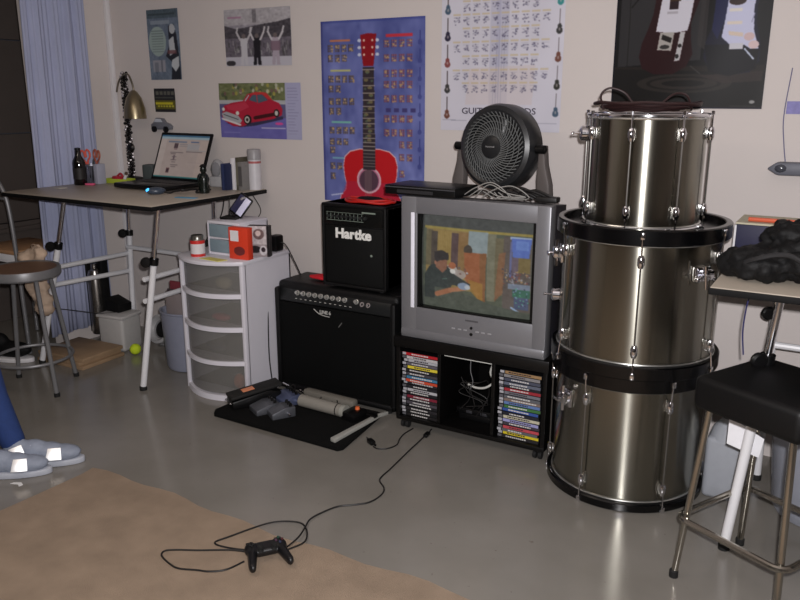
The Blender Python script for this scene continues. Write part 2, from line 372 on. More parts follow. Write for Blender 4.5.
def dark_poster():
    c = Canvas(611, -130, 765, 110, 308, 480, (40, 38, 40)); c.noise(5, 8)
    c.rect(611, -130, 765, 65, (34, 32, 36)); c.poly([(616, -130), (704, -130), (701, 60), (616, 66)], (96, 94, 98)); c.poly([(699, -130), (706, -130), (705, 50), (697, 45)], (120, 112, 112), .7)
    c.rect(611, 66, 765, 76, (70, 60, 54)); c.poly([(611, 68), (765, 74), (765, 110), (611, 110)], (44, 41, 40))
    for k, (rx, ry, col) in enumerate([(48, 10, (86, 78, 72)), (38, 7.5, (52, 46, 44)), (34, 6, (92, 82, 76)), (22, 3.4, (46, 42, 40))]): c.ell(686, 84, rx, ry, col)
    c.poly([(700, 76), (762, 72), (762, 82), (725, 84)], (104, 84, 80), .8)
    # left guitar
    c.poly([(652, -6), (650, 12), (646, 26), (640, 42), (638, 56), (642, 68), (655, 74), (675, 74), (688, 66), (693, 54), (690, 38), (689, 22), (694, 6), (698, -8), (694, -30), (676, -20), (660, -34)], (84, 26, 34))
    c.poly([(660, -20), (654, 30), (672, 32), (686, 30), (688, 20), (690, 0), (694, -14), (684, -24)], (208, 206, 216))
    c.rect(666, -120, 677, 0, (130, 96, 70)); c.rect(666, 0, 675, 8, (90, 60, 70)); c.rect(664, 10, 675, 12.5, (176, 172, 180))
    c.poly([(658.5, 31), (673, 31), (671, 50), (656.5, 49)], (170, 165, 160)); c.poly([(661, 33), (671, 37), (670, 42), (660, 38)], (70, 60, 60)); c.ell(664, 46, 5, 2.2, (110, 105, 104))
    c.poly([(679, 31), (684, 31), (680.5, 60), (675, 61)], (186, 184, 186)); c.ell(679.5, 45, 2, 2, (80, 70, 72)); c.ell(677.5, 56, 1.8, 2.4, (90, 84, 84))
    c.line(625, -60, 626, 66, 1, (60, 56, 56)); c.line(627, 4, 637, -8, 1.5, (40, 36, 36))
    # right guitar
    c.poly([(712, -34), (709, -8), (712, 10), (711, 26), (705, 42), (704, 58), (712, 72), (730, 76), (750, 73), (758, 62), (757, 44), (752, 26), (751, 8), (756, -10), (750, -34), (738, -20), (726, -20)], (40, 42, 84))
    c.poly([(712, -10), (724, -10), (722, 20), (716, 40), (710, 30)], (58, 66, 150), .9); c.poly([(704, 45), (757, 45), (755, 70), (730, 77), (710, 72)], (24, 22, 30), .8)
    c.rect(727, -120, 738, 0, (120, 84, 60))
    c.poly([(725, -20), (722, 20), (720, 38), (728, 45), (742, 46), (748, 50), (756, 50), (750, 32), (748, 10), (751, -12), (744, -26)], (198, 200, 226))
    c.ell(732, 3, 8, 4, (110, 76, 70)); c.rect(725, 10, 737, 12.8, (220, 214, 206)); c.rect(724, 22.5, 738, 25.5, (220, 208, 196)); c.poly([(726, 32), (740, 34), (740, 38), (727, 36)], (214, 196, 180))
    c.ell(746, 38, 5, 4, (206, 180, 180)); c.ell(751, 46, 5, 4, (214, 190, 190)); c.rect(728, 44, 741, 50, (200, 200, 208)); c.line(743, 50, 752, 60, 1.6, (190, 200, 220)); c.line(749, 16, 747, 24, 1, (150, 150, 180))
    c.line(692, 66, 702, 74, 1.2, (120, 114, 112)); c.ell(755, 103, 2.6, 1.8, (150, 150, 150)); c.rect(734, 106.8, 759, 107.8, (110, 106, 104))
    c.rect(611, -130, 612.5, 110, (30, 30, 70)); c.rect(763.5, -130, 765, 110, (30, 28, 44)); c.rect(611, 108.6, 765, 110, (56, 52, 96))
    c.a = c.a*np.where(c.a.mean(2, keepdims=True) < 120, .45, .96)
    poster('electric_guitars_poster', c, -.976, -.378, 1.448, 2.362, 'large dark poster of a red and a blue electric guitar leaning side by side', PAPERG)
dark_poster()
def band_poster():
    c = Canvas(224, 5, 291, 66, 134, 122, (150, 146, 154)); c.noise(14, 16)
    c.rect(224, 5, 291, 22, (172, 168, 172)); c.poly([(224, 22), (236, 26), (250, 24), (262, 22), (278, 20), (291, 17), (291, 40), (224, 40)], (74, 70, 76)); c.rect(253, 6, 257, 20, (120, 116, 120))
    c.rect(224, 36, 291, 58, (104, 98, 108)); c.noise(16, 40)
    for i in range(70): c.rect(x := rng.uniform(224, 290), y := rng.uniform(38, 52), x+1.1, y+5, rng.choice([60, 90, 150, 180])*np.ones(3), .6)
    c.rect(224, 56, 291, 66, (186, 184, 194)); c.ell(229, 63, 5, 3, (60, 58, 62))
    def fig(x, col, t):
        c.poly([(x-4, 36), (x+4, 36), (x+3.2, 50), (x+4, 65), (x+.8, 65), (x, 54), (x-.8, 65), (x-4, 65), (x-3, 50)], col)
        c.ell(x, 34, 2, 2.6, (110, 100, 100)); c.line(x-3.6, 38, x-7, 30, 2, t); c.line(x-7, 30, x-6, 25, 1.6, t); c.line(x+3.6, 38, x+7, 31, 2, t); c.line(x+7, 31, x+8.5, 25, 1.6, t)
    fig(243.5, (196, 194, 200), (190, 186, 190)); fig(257, (36, 34, 40), (200, 196, 200)); fig(275.5, (170, 160, 172), (200, 196, 200))
    c.rect(271, 40, 280, 50, (120, 96, 110), .8); c.rect(228, 13, 242, 15, (160, 110, 140), .7)
    poster('band_poster', c, -3.161, -2.697, 1.658, 1.955, 'black and white photo poster of three people raising their arms before a crowd', skew=-.002)
band_poster()
def car_poster():
    c = Canvas(219, 83, 302, 139, 208, 140, (110, 104, 160)); c.noise(8, 10)
    c.rect(219, 83, 287, 100, (110, 116, 80)); c.noise(16, 34)
    for i in range(40): c.ell(rng.uniform(220, 285), rng.uniform(84, 99), 1.4, 2, [(170, 160, 80), (70, 80, 60), (120, 90, 90), (190, 190, 170)][i % 4], .8)
    c.rect(219, 100, 287, 104, (176, 178, 180)); c.rect(219, 104, 287, 118, (96, 92, 130)); c.rect(219, 118, 302, 139, (108, 104, 172)); c.noise(6, 20)
    c.rect(287, 83, 302, 139, (168, 168, 198)); 
    for i in range(16): c.rect(289, 88+i*3, 289+rng.uniform(6, 11), 88.7+i*3, (130, 128, 160), .6)
    c.poly([(250, 122), (284, 116), (284, 119), (256, 126), (240, 128), (225, 124)], (60, 56, 84))
    c.poly([(222, 112), (224, 106), (232, 103), (244, 101), (248, 95), (258, 92.5), (268, 93), (274, 100), (281, 103), (284, 109), (283, 115), (274, 119), (252, 123), (243, 127), (232, 127), (224, 122), (221, 117)], (176, 40, 62))
    c.poly([(250, 100), (254, 95), (264, 94.5), (270, 100), (260, 103)], (80, 96, 110)); c.line(246, 101, 250, 95.5, 1.0, (180, 190, 200)); c.line(258, 93, 259, 103, .8, (200, 60, 70))
    c.poly([(247, 94.5), (257, 91.8), (268, 92.4), (274, 99.5), (270, 99), (264, 94.2), (254, 94.6)], (190, 60, 60)); c.poly([(226, 106), (246, 102), (250, 107), (240, 112), (228, 110)], (200, 70, 90), .6)
    c.line(256, 118, 276, 114, 3.6, (70, 30, 34)); c.ell(248, 120, 4.2, 5, (40, 34, 36)); c.ell(247.4, 120, 2.6, 3.4, (200, 196, 190)); c.ell(247.4, 120, 1.4, 1.8, (60, 50, 50)); c.ell(278, 113, 2.8, 4, (40, 34, 36)); c.ell(277.8, 113, 1.6, 2.6, (196, 190, 186))
    c.poly([(221, 114), (226, 112), (238, 116), (242, 121), (240, 124), (230, 122), (222, 118)], (170, 172, 176)); c.line(223, 115, 238, 120, .8, (60, 60, 66)); c.line(221.5, 119.5, 240, 125.5, 2.0, (214, 214, 214)); c.ell(237.5, 113.5, 1.8, 2, (220, 220, 210)); c.ell(223, 109.5, 1.4, 1.8, (220, 220, 210))
    c.ell(280, 123.5, 4, 1.3, (214, 80, 150)); c.rect(262, 127.5, 286, 128.6, (180, 176, 210)); c.rect(222, 133, 240, 134, (150, 150, 200), .6)
    poster('car_calendar', c, -3.229, -2.645, 1.266, 1.566, 'calendar print of a shiny red vintage car above the laptop desk', PAPERG, 'poster')
car_poster()
def small_posters():
    c = Canvas(146, 9, 179, 80, 90, 190, (104, 116, 132)); c.noise(10, 10); c.rect(146, 9, 178, 18, (70, 84, 90), .7); c.noise(10, 40)
    c.rect(148, 13, 176, 15, (60, 70, 74), .8); c.rect(150, 20, 170, 24, (150, 160, 168), .7)
    c.ell(156, 41, 9, 15, (150, 166, 162)); 
    for i in range(9): c.rect(150, 30+i*2.6, 162, 30.9+i*2.6, (110, 124, 124), .8)
    c.rect(149, 60, 163, 72, (150, 150, 158)); c.rect(151, 62, 155, 72, (120, 124, 134)); c.rect(158, 60, 160, 72, (110, 114, 124))
    c.poly([(168, 26), (174, 24), (176, 34), (177, 50), (178, 70), (178, 80), (168, 80), (170, 62), (164, 56), (168, 46)], (40, 42, 50)); c.ell(172, 29, 3, 5, (176, 180, 184)); c.poly([(168, 40), (173, 36), (174, 52), (168, 56)], (180, 184, 188)); c.poly([(170, 60), (177, 56), (177, 66), (173, 72), (169, 66)], (186, 190, 194)); c.rect(166, 50, 175, 54, (110, 70, 74), .8)
    poster('drummer_poster', c, -3.768, -3.512, 1.590, 1.985, 'narrow blue-grey concert poster above the small black flyer')
    c = Canvas(153, 88, 175, 112, 66, 72, (42, 42, 46)); c.rect(154, 100, 175, 109, (96, 92, 40)); c.noise(5, 20)
    for i in range(5): c.rect(155+i*4, 91, 158+i*4, 94.5, (110, 110, 100), .8)
    c.rect(154, 96.5, 173, 98, (84, 86, 80), .8); c.rect(154, 102, 172, 104.5, (190, 180, 50)); 
    for i in range(6): c.ell(157+i*3, 106, 1.2, 1, (180, 174, 60))
    poster('flyer', c, -3.753, -3.580, 1.403, 1.540, 'small square black and yellow flyer on the wall above the laptop', cat='flyer')
small_posters()
# cut-out toy car pinned on the wall behind the laptop
t = thing('toy_car', 'small grey toy car stuck to the wall behind the laptop', 'toy car', (-3.695, YB, 1.30))
P = [(-.08, .0), (.075, .0), (.082, .02), (.06, .036), (.03, .044), (.012, .066), (-.035, .07), (-.058, .042), (-.078, .03)]
MB().prism(P, 0, .03, bev=.003, M=RX(90)).build('body', mat('grey_paint', (110, 112, 120), .3), t)
MB().prism([(.022, .044), (.008, .062), (-.032, .064), (-.048, .044)], .0301, .033, M=RX(90)).build('window', mat('pale_glass', (190, 196, 205), .15), t)
for x in (-.048, .05): MB().lathe([(0, 0), (.018, 0), (.018, .012), (.008, .014), (0, .014)], 20, M=T(x, -.028, .002) @ RX(90)).build('wheel', BLACK, t)

# wall fixture and sticker at the right
t = thing('wall_fixture', 'long dark grey fixture with a pointed end hanging on the right wall', 'lamp', (-.24, YB, 1.222))
MB().prism([(-.09, 0), (-.055, .026), (.30, .028), (.30, -.022), (-.05, -.024)], .0, .06, bev=.008, M=RX(90)).build('housing', mat('slate_grey', (98, 100, 110), .5), t)
MB().ball((-.04, -.062, .003), .022, .008, .016).build('lens', mat('smoky_plastic', (70, 72, 80), .15), t)
MB().tube([(-.03, -.012, .026), (-.042, -.01, .09), (-.055, -.009, .2), (-.045, -.008, .38)], .0022, 6, smooth=6).build('cord', mat('blue_grey_wire', (110, 110, 140), .5), t)
o = MB().box(-.29, -.20, YB-.002, YB-.0002, 1.43, 1.478).build('tape_patch', mat('lavender_tape', (128, 124, 180), .6, var=.3, scale=60))
tag(o, 'patch of lavender blue tape on the wall at far right', 'tape')

# ------------------------------------------------------------ left drafting desk
ZT = .99
DESKT = mat('desk_laminate', (176, 166, 152), .45, var=.06, scale=10)
def desk(name, label, x0, x1, y0, y1, zt, legs, bars):
    t = thing(name, label, 'desk', ((x0+x1)/2, (y0+y1)/2, 0)); cx, cy = (x0+x1)/2, (y0+y1)/2
    MB().box(x0-cx, x1-cx, y0-cy, y1-cy, zt-.024, zt-.003, .003, m=BLACKM).box(x0-cx+.004, x1-cx-.004, y0-cy+.004, y1-cy-.004, zt-.004, zt, .001, m=DESKT).build('tabletop', None, t)
    for (top, foot, kz) in legs:
        a = Vector(top)-Vector((cx, cy, 0)); b = Vector(foot)-Vector((cx, cy, 0)); k = (kz-b.z)/(a.z-b.z); mid = b.lerp(a, k)
        L = MB().tube([b+Vector((0, 0, .012)), mid], .0165, 12, m=WHITEM).tube([mid, a], .0115, 12, m=CHROME).build('leg', None, t)
        MB().lathe([(0, 0), (.019, 0), (.019, .02), (.012, .03), (0, .03)], 14, M=T(*b)).build('foot_cap', RUBBER, L)
        d = (a-b).normalized()
        MB().tube([mid-d*.016, mid+d*.016], .023, 14).lathe([(0, 0), (.022, .002), (.026, .008), (.026, .02), (.02, .026), (0, .027)], 18, M=T(*(mid+Vector((-.028, -.022, 0)))) @ RZ(35) @ RX(90)).build('clamp_knob', BLACK, L)
    for p, q in bars:
        MB().tube([Vector(p)-Vector((cx, cy, 0)), Vector(q)-Vector((cx, cy, 0))], .0135, 10).build('crossbar', WHITEM, t)
    return t
desk('drafting_desk', 'tall left drafting desk with tan top and white tubular legs holding the laptop', -4.045, -2.885, 2.575, 3.42, ZT,
     [((-2.93, 2.66, ZT-.02), (-3.12, 2.635, 0), .70), ((-3.63, 2.66, ZT-.02), (-3.955, 2.635, 0), .71), ((-3.80, 3.22, ZT-.02), (-3.83, 3.20, 0), .69), ((-3.10, 3.22, ZT-.02), (-3.13, 3.20, 0), .69)],
     [((-3.80, 2.65, .575), (-3.82, 3.20, .565)), ((-3.82, 2.65, .475), (-3.82, 3.20, .455)), ((-3.06, 2.65, .60), (-3.12, 3.20, .59)), ((-3.07, 2.65, .485), (-3.12, 3.20, .48)), ((-3.82, 3.20, .605), (-3.13, 3.20, .605))])

# ---- desk items
def bottle(name, label, loc, h, r, body, cap, labelm=None):
    t = thing(name, label, 'bottle', loc)
    MB().lathe([(0, 0), (r*.9, 0), (r, .006), (r, h*.58), (r*.9, h*.66), (r*.52, h*.78), (r*.42, h*.94), (0, h*.94)], 28).build('body', body, t)
    MB().lathe([(r*.44, h*.93), (r*.46, h*.985), (r*.3, h), (0, h)], 20).lathe([(0, h*.93), (r*.44, h*.93)], 20).build('cap', cap, t)
    if labelm: MB().lathe([(r*1.01, h*.16), (r*1.01, h*.46)], 28).build('label', labelm, t)
    return t
bottle('beer_bottle', 'dark glass bottle standing at the left end of the desk', (-3.97, 3.03, ZT), .215, .037, mat('dark_glass', (12, 10, 11), .08, coat=.5), BLACK, mat('dark_label', (30, 27, 26), .6))
t = thing('pencil_holder', 'wire mesh pencil holder on the desk beside the dark bottle', 'pencil holder', (-3.975, 3.12, ZT))
h = MB()
for i in range(22):
    a = 2*PI*i/22; h.tube([(.045*math.cos(a), .036*math.sin(a), .002), (.048*math.cos(a), .039*math.sin(a), .112)], .0018, 5)
h.lathe([(.046, .108), (.051, .108), (.051, .114), (.046, .114)], 24, closed=True).lathe([(0, 0), (.046, 0), (.046, .004), (0, .004)], 24).box(-.046, .046, -.002, .002, .004, .108)
h.build('mesh_body', mat('silver_mesh', (150, 150, 160), .35, .7), t)
MB().box(.052, .085, -.03, .03, 0, .118, .004).build('side_compartment', mat('pale_grey_plastic', (166, 168, 184), .4), t)
def scissors(label, loc, tilt, rz, col):
    t = thing('scissors', label, 'scissors', loc, R(rz)); M = RY(tilt)
    t.location = loc
    MB().box(-.006, .006, -.002, .002, 0, .09, .001, M=M).build('blades', CHROME, t)
    for s in (-1, 1):
        MB().tube([(s*.004, 0, .085), (s*.012, 0, .105), (s*.030, 0, .125), (s*.034, 0, .150), (s*.020, 0, .168), (s*.006, 0, .155), (s*.004, 0, .125)], .0055, 8, smooth=5, M=M).build('handle', col, t)
scissors('orange handled scissors leaning left in the pencil holder', (-3.975, 3.105, ZT+.03), -9, 12, mat('coral_plastic', (226, 100, 84), .4))
scissors('dark red and brown handled scissors leaning right in the pencil holder', (-3.955, 3.135, ZT+.03), 9, -10, mat('brick_plastic', (170, 92, 74), .4))
for k, (dx, dy, tx, col, lb) in enumerate([(-.012, .018, 7, (40, 46, 60), 'dark blue pen'), (.012, .02, 14, (90, 96, 120), 'grey pen'), (.02, -.018, 11, (30, 30, 34), 'black marker')]):
    t = thing('pen', lb+' standing in the mesh pencil holder', 'pen', (-3.975+dx, 3.12+dy, ZT+.006))
    MB().lathe([(0, 0), (.002, .004), (.0045, .015), (.0045, .13), (.003, .138), (0, .138)], 10, M=RY(tx)).build('barrel', mat('pen_%d' % k, col, .4), t)
    MB().lathe([(.0052, .10), (.0052, .139), (0, .141)], 10, M=RY(tx)).build('cap', mat('pencap_%d' % k, tuple(min(255, c+40) for c in col), .4), t)
tag(MB().box(-.028, .028, -.012, .012, 0, .012, .004, M=RZ(20)).build('eraser', mat('pink_rubber', (220, 90, 130), .6), loc=(-3.90, 3.04, ZT)), 'pink eraser lying in front of the pencil holder', 'eraser')
tag(MB().prism([(-.03, -.02), (.03, -.03), (.035, .02), (-.02, .03)], 0, .002).build('paper_scrap', mat('scrap', (200, 196, 186), .7), loc=(-3.93, 2.86, ZT)), 'scrap of pale paper on the left end of the desk', 'paper')
t = thing('desk_tray', 'lime green tray on the desk between pencil holder and laptop', 'tray', (-3.86, 3.22, ZT), R(12))
MB().box(-.085, .085, -.04, .04, 0, .006, .002).box(-.085, .085, -.04, -.036, .004, .026, .001).box(-.085, .085, .036, .04, .004, .026, .001).box(-.085, -.081, -.04, .04, .004, .026, .001).box(.081, .085, -.04, .04, .004, .026, .001).build('tray', mat('lime_plastic', (170, 186, 60), .4), t)
o = MB().box(-.03, .03, -.02, .02, 0, .035, .008).tube([(.0, 0, .034), (.03, 0, .05), (.05, 0, .03)], .006, 8, smooth=4).build('tape_dispenser', mat('crimson_plastic', (176, 40, 60), .35), loc=(-3.875, 3.22, ZT+.006)); tag(o, 'small red dispenser in the lime green tray', 'tape dispenser')
t = thing('glue_stick', 'white and brown stick lying in the lime green tray', 'glue stick', (-3.805, 3.21, ZT+.018)); MB().tube([(0, 0, 0), (.018, 0, .035)], .009, 12).build('tube', WHITEP, t); MB().tube([(.0185, 0, .036), (.024, 0, .048)], .0095, 12).build('cap', mat('brown_cap', (90, 70, 60), .5), t)
# lamp with beaded column
t = thing('desk_lamp', 'desk lamp with black and silver beaded stem and brass bell shade', 'lamp', (-3.925, 3.375, ZT))
MB().lathe([(0, 0), (.065, 0), (.07, .006), (.06, .016), (.02, .024), (0, .024)], 32).build('base', BLACK, t)
m1 = mat('black_beads', (26, 24, 24), .2, .3); mbk = MB(); msl = MB(); mbk.tube([(0, 0, .02), (-.0, 0, .64)], .009, 8)
for i in range(34):
    z = .03+i*.0185; a = i*1.1
    for q in range(3):
        b = a+q*2.094; (msl if (q == 0) else mbk).ball((.016*math.cos(b), .016*math.sin(b), z), .0105, sub=1)
mbk.build('stem', m1, t); msl.build('beads', CHROME, t)
MB().lathe([(0, 0), (.026, .002), (.03, .012), (.02, .022), (0, .024)], 18, M=T(.035, -.012, .20) @ RX(90)).build('switch', m1, t)
arm = [(0, 0, .60), (-.045, -.01, .585), (-.05, -.012, .575)]
MB().tube([(-.062, -.01, .53), (-.045, -.01, .575), (-.02, -.01, .61), (.03, -.012, .632), (.062, -.014, .625), (.088, -.016, .575), (.098, -.018, .53)], .0055, 10, smooth=6).build('arm', mat('brushed_brass_grey', (140, 132, 116), .3, .9), t)
MB().lathe([(.009, .165), (.022, .155), (.045, .12), (.062, .06), (.066, 0), (.063, 0), (.058, .06), (.042, .115), (.018, .15), (0, .155)], 40, M=T(.093, -.018, .375)).build('lamp_shade', mat('antique_brass', (150, 138, 112), .32, .9, var=.15, scale=3), t)
# speakers behind laptop
def cube_speaker(name, label, x, y, col, grille, w=.075, h=.105, dome=False):
    t = thing(name, label, 'speaker', (x, y, ZT), R(14))
    if dome:
        MB().box(-w/2, w/2, -.03, .03, 0, h*.42, .008).ball((0, 0, h*.68), w*.52, .032, h*.42).build('cabinet', col, t)
        MB().ball((0, -.024, h*.68), w*.36, .014, h*.30).build('grille', grille, t)
    else:
        MB().box(-w/2, w/2, -.035, .035, 0, h, .008).build('cabinet', col, t); MB().box(-w/2+.008, w/2-.008, -.040, -.034, .01, h-.01, .004).build('grille', grille, t)
LG = mat('light_grey_plastic', (158, 158, 160), .45); DG = mat('slate_plastic', (76, 82, 82), .6)
cube_speaker('computer_speaker', 'boxy dark grey computer speaker behind the laptop', -3.74, 3.36, DG, mat('speaker_cloth', (66, 74, 74), .9))
cube_speaker('computer_speaker', 'rounded light grey computer speaker directly left of the laptop screen', -3.63, 3.37, LG, mat('speaker_cloth_pale', (124, 124, 128), .9), .08, .14, True)
cube_speaker('computer_speaker', 'rounded light grey computer speaker right of the laptop screen', -3.20, 3.37, LG, mat('speaker_cloth_pale', (124, 124, 128), .9), .085, .145, True)
# laptop
t = thing('laptop', 'open black laptop showing a web page on the desk', 'laptop', (-3.46, 3.15, ZT), R(-1))
t.scale = (1.1, 1.05, 1.1)
MB().box(-.19, .19, -.13, .13, .004, .028, .006).build('base', BLACK, t)
kb = MB()
for r_ in range(5):
    for k in range(13): kb.box(-.165+k*.0255, -.143+k*.0255, -.01+r_*.022-.004, .012+r_*.022-.006, .027, .0305, .001)
kb.build('keyboard', mat('key_black', (28, 28, 30), .5), t)
MB().box(-.045, .045, -.11, -.05, .027, .0288, .001).build('touchpad', mat('pad_black', (34, 34, 36), .3), t)
LM = T(0, .13, .02) @ RX(-24)
MB().box(-.19, .19, -.004, .008, 0, .272, .004, M=LM).build('screen_lid', BLACK, t)
c = Canvas(0, 0, 360, 240, 180, 120, (196, 176, 168)); c.rect(0, 0, 360, 10, (70, 110, 140)); c.rect(0, 10, 360, 22, (170, 190, 200)); c.rect(0, 232, 360, 240, (50, 120, 120))
c.rect(0, 22, 46, 232, (206, 188, 180)); c.rect(300, 30, 356, 232, (204, 182, 172)); c.rect(60, 34, 200, 42, (120, 130, 150)); c.rect(230, 34, 290, 40, (90, 110, 150))
c.rect(110, 46, 140, 74, (90, 70, 74)); c.rect(114, 76, 138, 82, (150, 120, 120)); c.rect(150, 50, 250, 54, (150, 144, 150)); c.rect(150, 60, 240, 63, (160, 150, 150)); c.rect(210, 48, 300, 80, (184, 176, 176))
for i, (x, y, ww) in enumerate([(90, 96, 100), (96, 104, 40), (110, 120, 36), (122, 128, 12), (106, 138, 44), (116, 150, 30), (112, 166, 56), (118, 176, 36), (210, 90, 120), (90, 190, 24)]): c.rect(x, y, x+ww, y+4, (104, 90, 92), .8)
c.rect(120, 112, 134, 142, (110, 90, 96), .7); c.rect(88, 186, 112, 214, (120, 80, 80)); c.rect(92, 192, 108, 210, (70, 50, 56)); c.rect(210, 84, 352, 86, (150, 160, 170)); c.rect(240, 150, 340, 153, (170, 150, 150), .6)
c.noise(5, 16)
painted('screen', c, lambda u, v: tuple((LM @ Vector((-.176+.352*u, -.0052, .256-.236*v)))), paint_mat('laptop_display', .3, .36), t)
# things in front of laptop
t = thing('computer_mouse', 'computer mouse with a glowing blue light on the desk', 'mouse', (-3.235, 2.93, ZT), R(-40))
MB().ball((0, 0, .014), .034, .052, .022).build('shell', mat('mouse_grey', (60, 70, 84), .3), t); MB().ball((0, -.036, .018), .02, .016, .012).build('light', mat('blue_glow', (80, 180, 255), .4, emit=(70, 180, 255), es=1.6), t)
t.location.z = ZT+.004
cb = MB(); random.seed(3)
cb.tube([(-3.19+.15*(i/14)+random.uniform(-.012, .012), 2.93+random.uniform(-.04, .07)+.012*i, ZT+.006+random.uniform(0, .016)) for i in range(15)], .005, 6, smooth=5)
tag(cb.build('cable_tangle', CABLE), 'small tangle of black cable in front of the laptop', 'cable')
tag(MB().box(-.06, .06, -.016, .016, 0, .003, .001, M=RZ(12)).build('ruler', mat('cyan_plastic', (70, 150, 190), .4), loc=(-2.985, 2.90, ZT)), 'short blue plastic strip on the front of the desk', 'ruler')
t = thing('figurine', 'dark green bottle shaped figurine before the right computer speaker', 'figurine', (-3.05, 3.10, ZT))
MB().lathe([(0, 0), (.026, 0), (.03, .02), (.024, .05), (.03, .075), (.022, .098), (.012, .108), (.018, .12), (.016, .136), (0, .142)], 22).build('body', mat('bottle_green', (14, 22, 18), .25), t); MB().tube([(-.03, 0, .02), (-.034, -.004, .08), (-.022, 0, .10)], .008, 8, smooth=4).build('arm', mat('bottle_green', (14, 22, 18), .25), t); MB().lathe([(0, .137), (.02, .14), (.012, .152), (0, .156)], 16).build('hat', BLACKM, t)
def book(name, label, x, y, w_, d, h_, col, cover2=None, rz=0, tl=0, grp=None, ztop=ZT, cat='book'):
    t = thing(name, label, cat, (x, y, ztop), R(rz), grp)
    cm = mat('cover_'+name+str(len(MATS)), col, .5)
    MB().box(-w_/2, -w_/2+.002, -d/2, d/2, 0, h_, .0006).box(w_/2-.002, w_/2, -d/2, d/2, 0, h_, .0006).box(-w_/2, w_/2, -d/2-.001, -d/2+.001, 0, h_, .0006).build('cover', cm, t)
    MB().box(-w_/2+.0022, w_/2-.0022, -d/2+.002, d/2-.003, .003, h_-.003).build('pages', mat('paper_pages', (220, 214, 200), .8), t)
    if cover2: MB().box(-w_/2+.003, w_/2-.003, -d/2-.0022, -d/2-.0008, h_*.15, h_*.85).build('spine_label', cover2, t)
book('book', 'thin navy book standing left of the white framed one', -3.055, 3.30, .018, .10, .145, (46, 56, 92)); book('book', 'second navy book pressed against the thin navy one', -3.034, 3.302, .018, .10, .142, (34, 42, 74))
book('book', 'white spined book standing between the navy pair and the dark olive one', -3.020, 3.35, .028, .11, .172, (222, 220, 224)); book('book', 'dark olive book standing among the upright books on the desk', -2.988, 3.355, .026, .11, .178, (80, 76, 64), mat('olive_label', (110, 106, 92), .6))
book('book', 'grey patterned book right of the dark olive one', -2.957, 3.335, .030, .10, .155, (120, 118, 116), mat('grey_label', (80, 78, 78), .6))
t = thing('white_canister', 'tall white canister with grey lid at the right end of the desk', 'canister', (-2.93, 3.375, ZT))
MB().lathe([(0, 0), (.036, 0), (.036, .165), (0, .165)], 28).build('body', mat('canister_white', (200, 198, 202), .4), t); MB().lathe([(0, .166), (.038, .166), (.038, .215), (.034, .222), (0, .222)], 28).build('lid', mat('canister_lid', (150, 148, 150), .4), t)
MB().lathe([(.0365, .145), (.0365, .157)], 28).build('band', mat('dull_red', (170, 90, 90), .5), t)
# cables down from the desk
def cable(name, label, pts, r, m=CABLE, sm=8, cat='cable'):
    return tag(MB().tube(pts, r, 7, smooth=sm).build(name, m), label, cat)
cable('desk_cable', 'black cable slanting down behind the front desk leg to the white tower', [(-3.02, 3.22, ZT-.03), (-3.0, 3.16, .86), (-2.975, 3.02, .76), (-2.94, 2.97, .733)], .003)
cable('desk_cable', 'thin curved cable dangling from the desk near the wall', [(-2.98, 3.40, ZT-.03), (-2.92, 3.40, .87), (-2.965, 3.40, .80), (-2.97, 3.35, .72), (-2.975, 3.30, .62)], .0025)

# ------------------------------------------------------------ white drawer tower
TX0, TX1, TY0, TY1, TZ = -2.955, -2.53, 2.81, 3.16, .722
TR = mat('frosted_plastic', (128, 126, 122), .35, alpha=.45, bump=.3, bscale=14); TRW = mat('tower_white', (214, 212, 220), .45, var=.02)
def bow(x0, x1, yf, yb, d, n=14): return [(x0+(x1-x0)*i/n, yf-d*(1-(2*i/n-1)**2)) for i in range(n+1)]+[(x1, yb), (x0, yb)]
t = thing('drawer_tower', 'white plastic four drawer tower standing beside the black amplifier', 'drawers', ((TX0+TX1)/2, (TY0+TY1)/2, 0)); cx, cy = (TX0+TX1)/2, (TY0+TY1)/2
hw, hd = (TX1-TX0)/2, (TY1-TY0)/2
fr = MB().box(-hw, -hw+.012, -hd, hd, .0, TZ-.018).box(hw-.012, hw, -hd, hd, 0, TZ-.018).box(-hw, hw, hd-.01, hd, 0, TZ-.018)
for s in (-1, 1): fr.box(s*hw-.022 if s > 0 else -hw, hw if s > 0 else -hw+.022, -hd-.022, -hd+.01, 0, TZ-.01, .006)
lv = [(.042, .183), (.215, .358), (.392, .529), (.562, .700)]
fr.prism(bow(-hw+.001, hw-.0015, -hd-.012, hd-.001, .085), .0005, .030)
for i in range(3):
    a, b = lv[i][1]+.006, lv[i+1][0]-.004; fr.prism(bow(-hw+.001, hw-.0015, -hd-.012, hd-.001, .085), a, b)
fr.build('frame', TRW, t)
MB().prism(bow(-hw-.006, hw+.006, -hd-.02, hd, .09), TZ-.020, TZ, bev=.003).build('top', TRW, t)
for i, (a, b) in enumerate(lv):
    o_ = bow(-hw+.024, hw-.024, -hd-.010, hd-.03, .078); P = o_[:15]; inner = [(x, y+.004) for x, y in P]
    MB().prism(P+inner[::-1], a-.004, b+.003).box(-hw+.026, hw-.026, -hd+.01, hd-.03, a-.004, a-.001).build('drawer', TR, t)
random.seed(9)
for nm, lb, col, i, x, sz in [('folded_cloth', 'crumpled pale cloth inside the top drawer of the white tower', (190, 180, 150), 3, .05, (.05, .03, .03)), ('red_toy', 'small red item inside the second drawer of the white tower', (200, 60, 80), 2, .02, (.06, .03, .018)), ('dark_bundle', 'dark bundle inside the third drawer of the white tower', (80, 80, 92), 1, -.03, (.07, .04, .03)), ('orange_tape', 'orange item inside the bottom drawer of the white tower', (214, 110, 60), 0, .12, (.03, .03, .04))]:
    o = MB().ball((cx+x, TY0+.02, lv[i][0]+sz[2]), *sz, sub=3).build(nm, mat('c_'+nm, col, .7, bump=.8, bscale=30)); tag(o, lb, 'drawer contents')
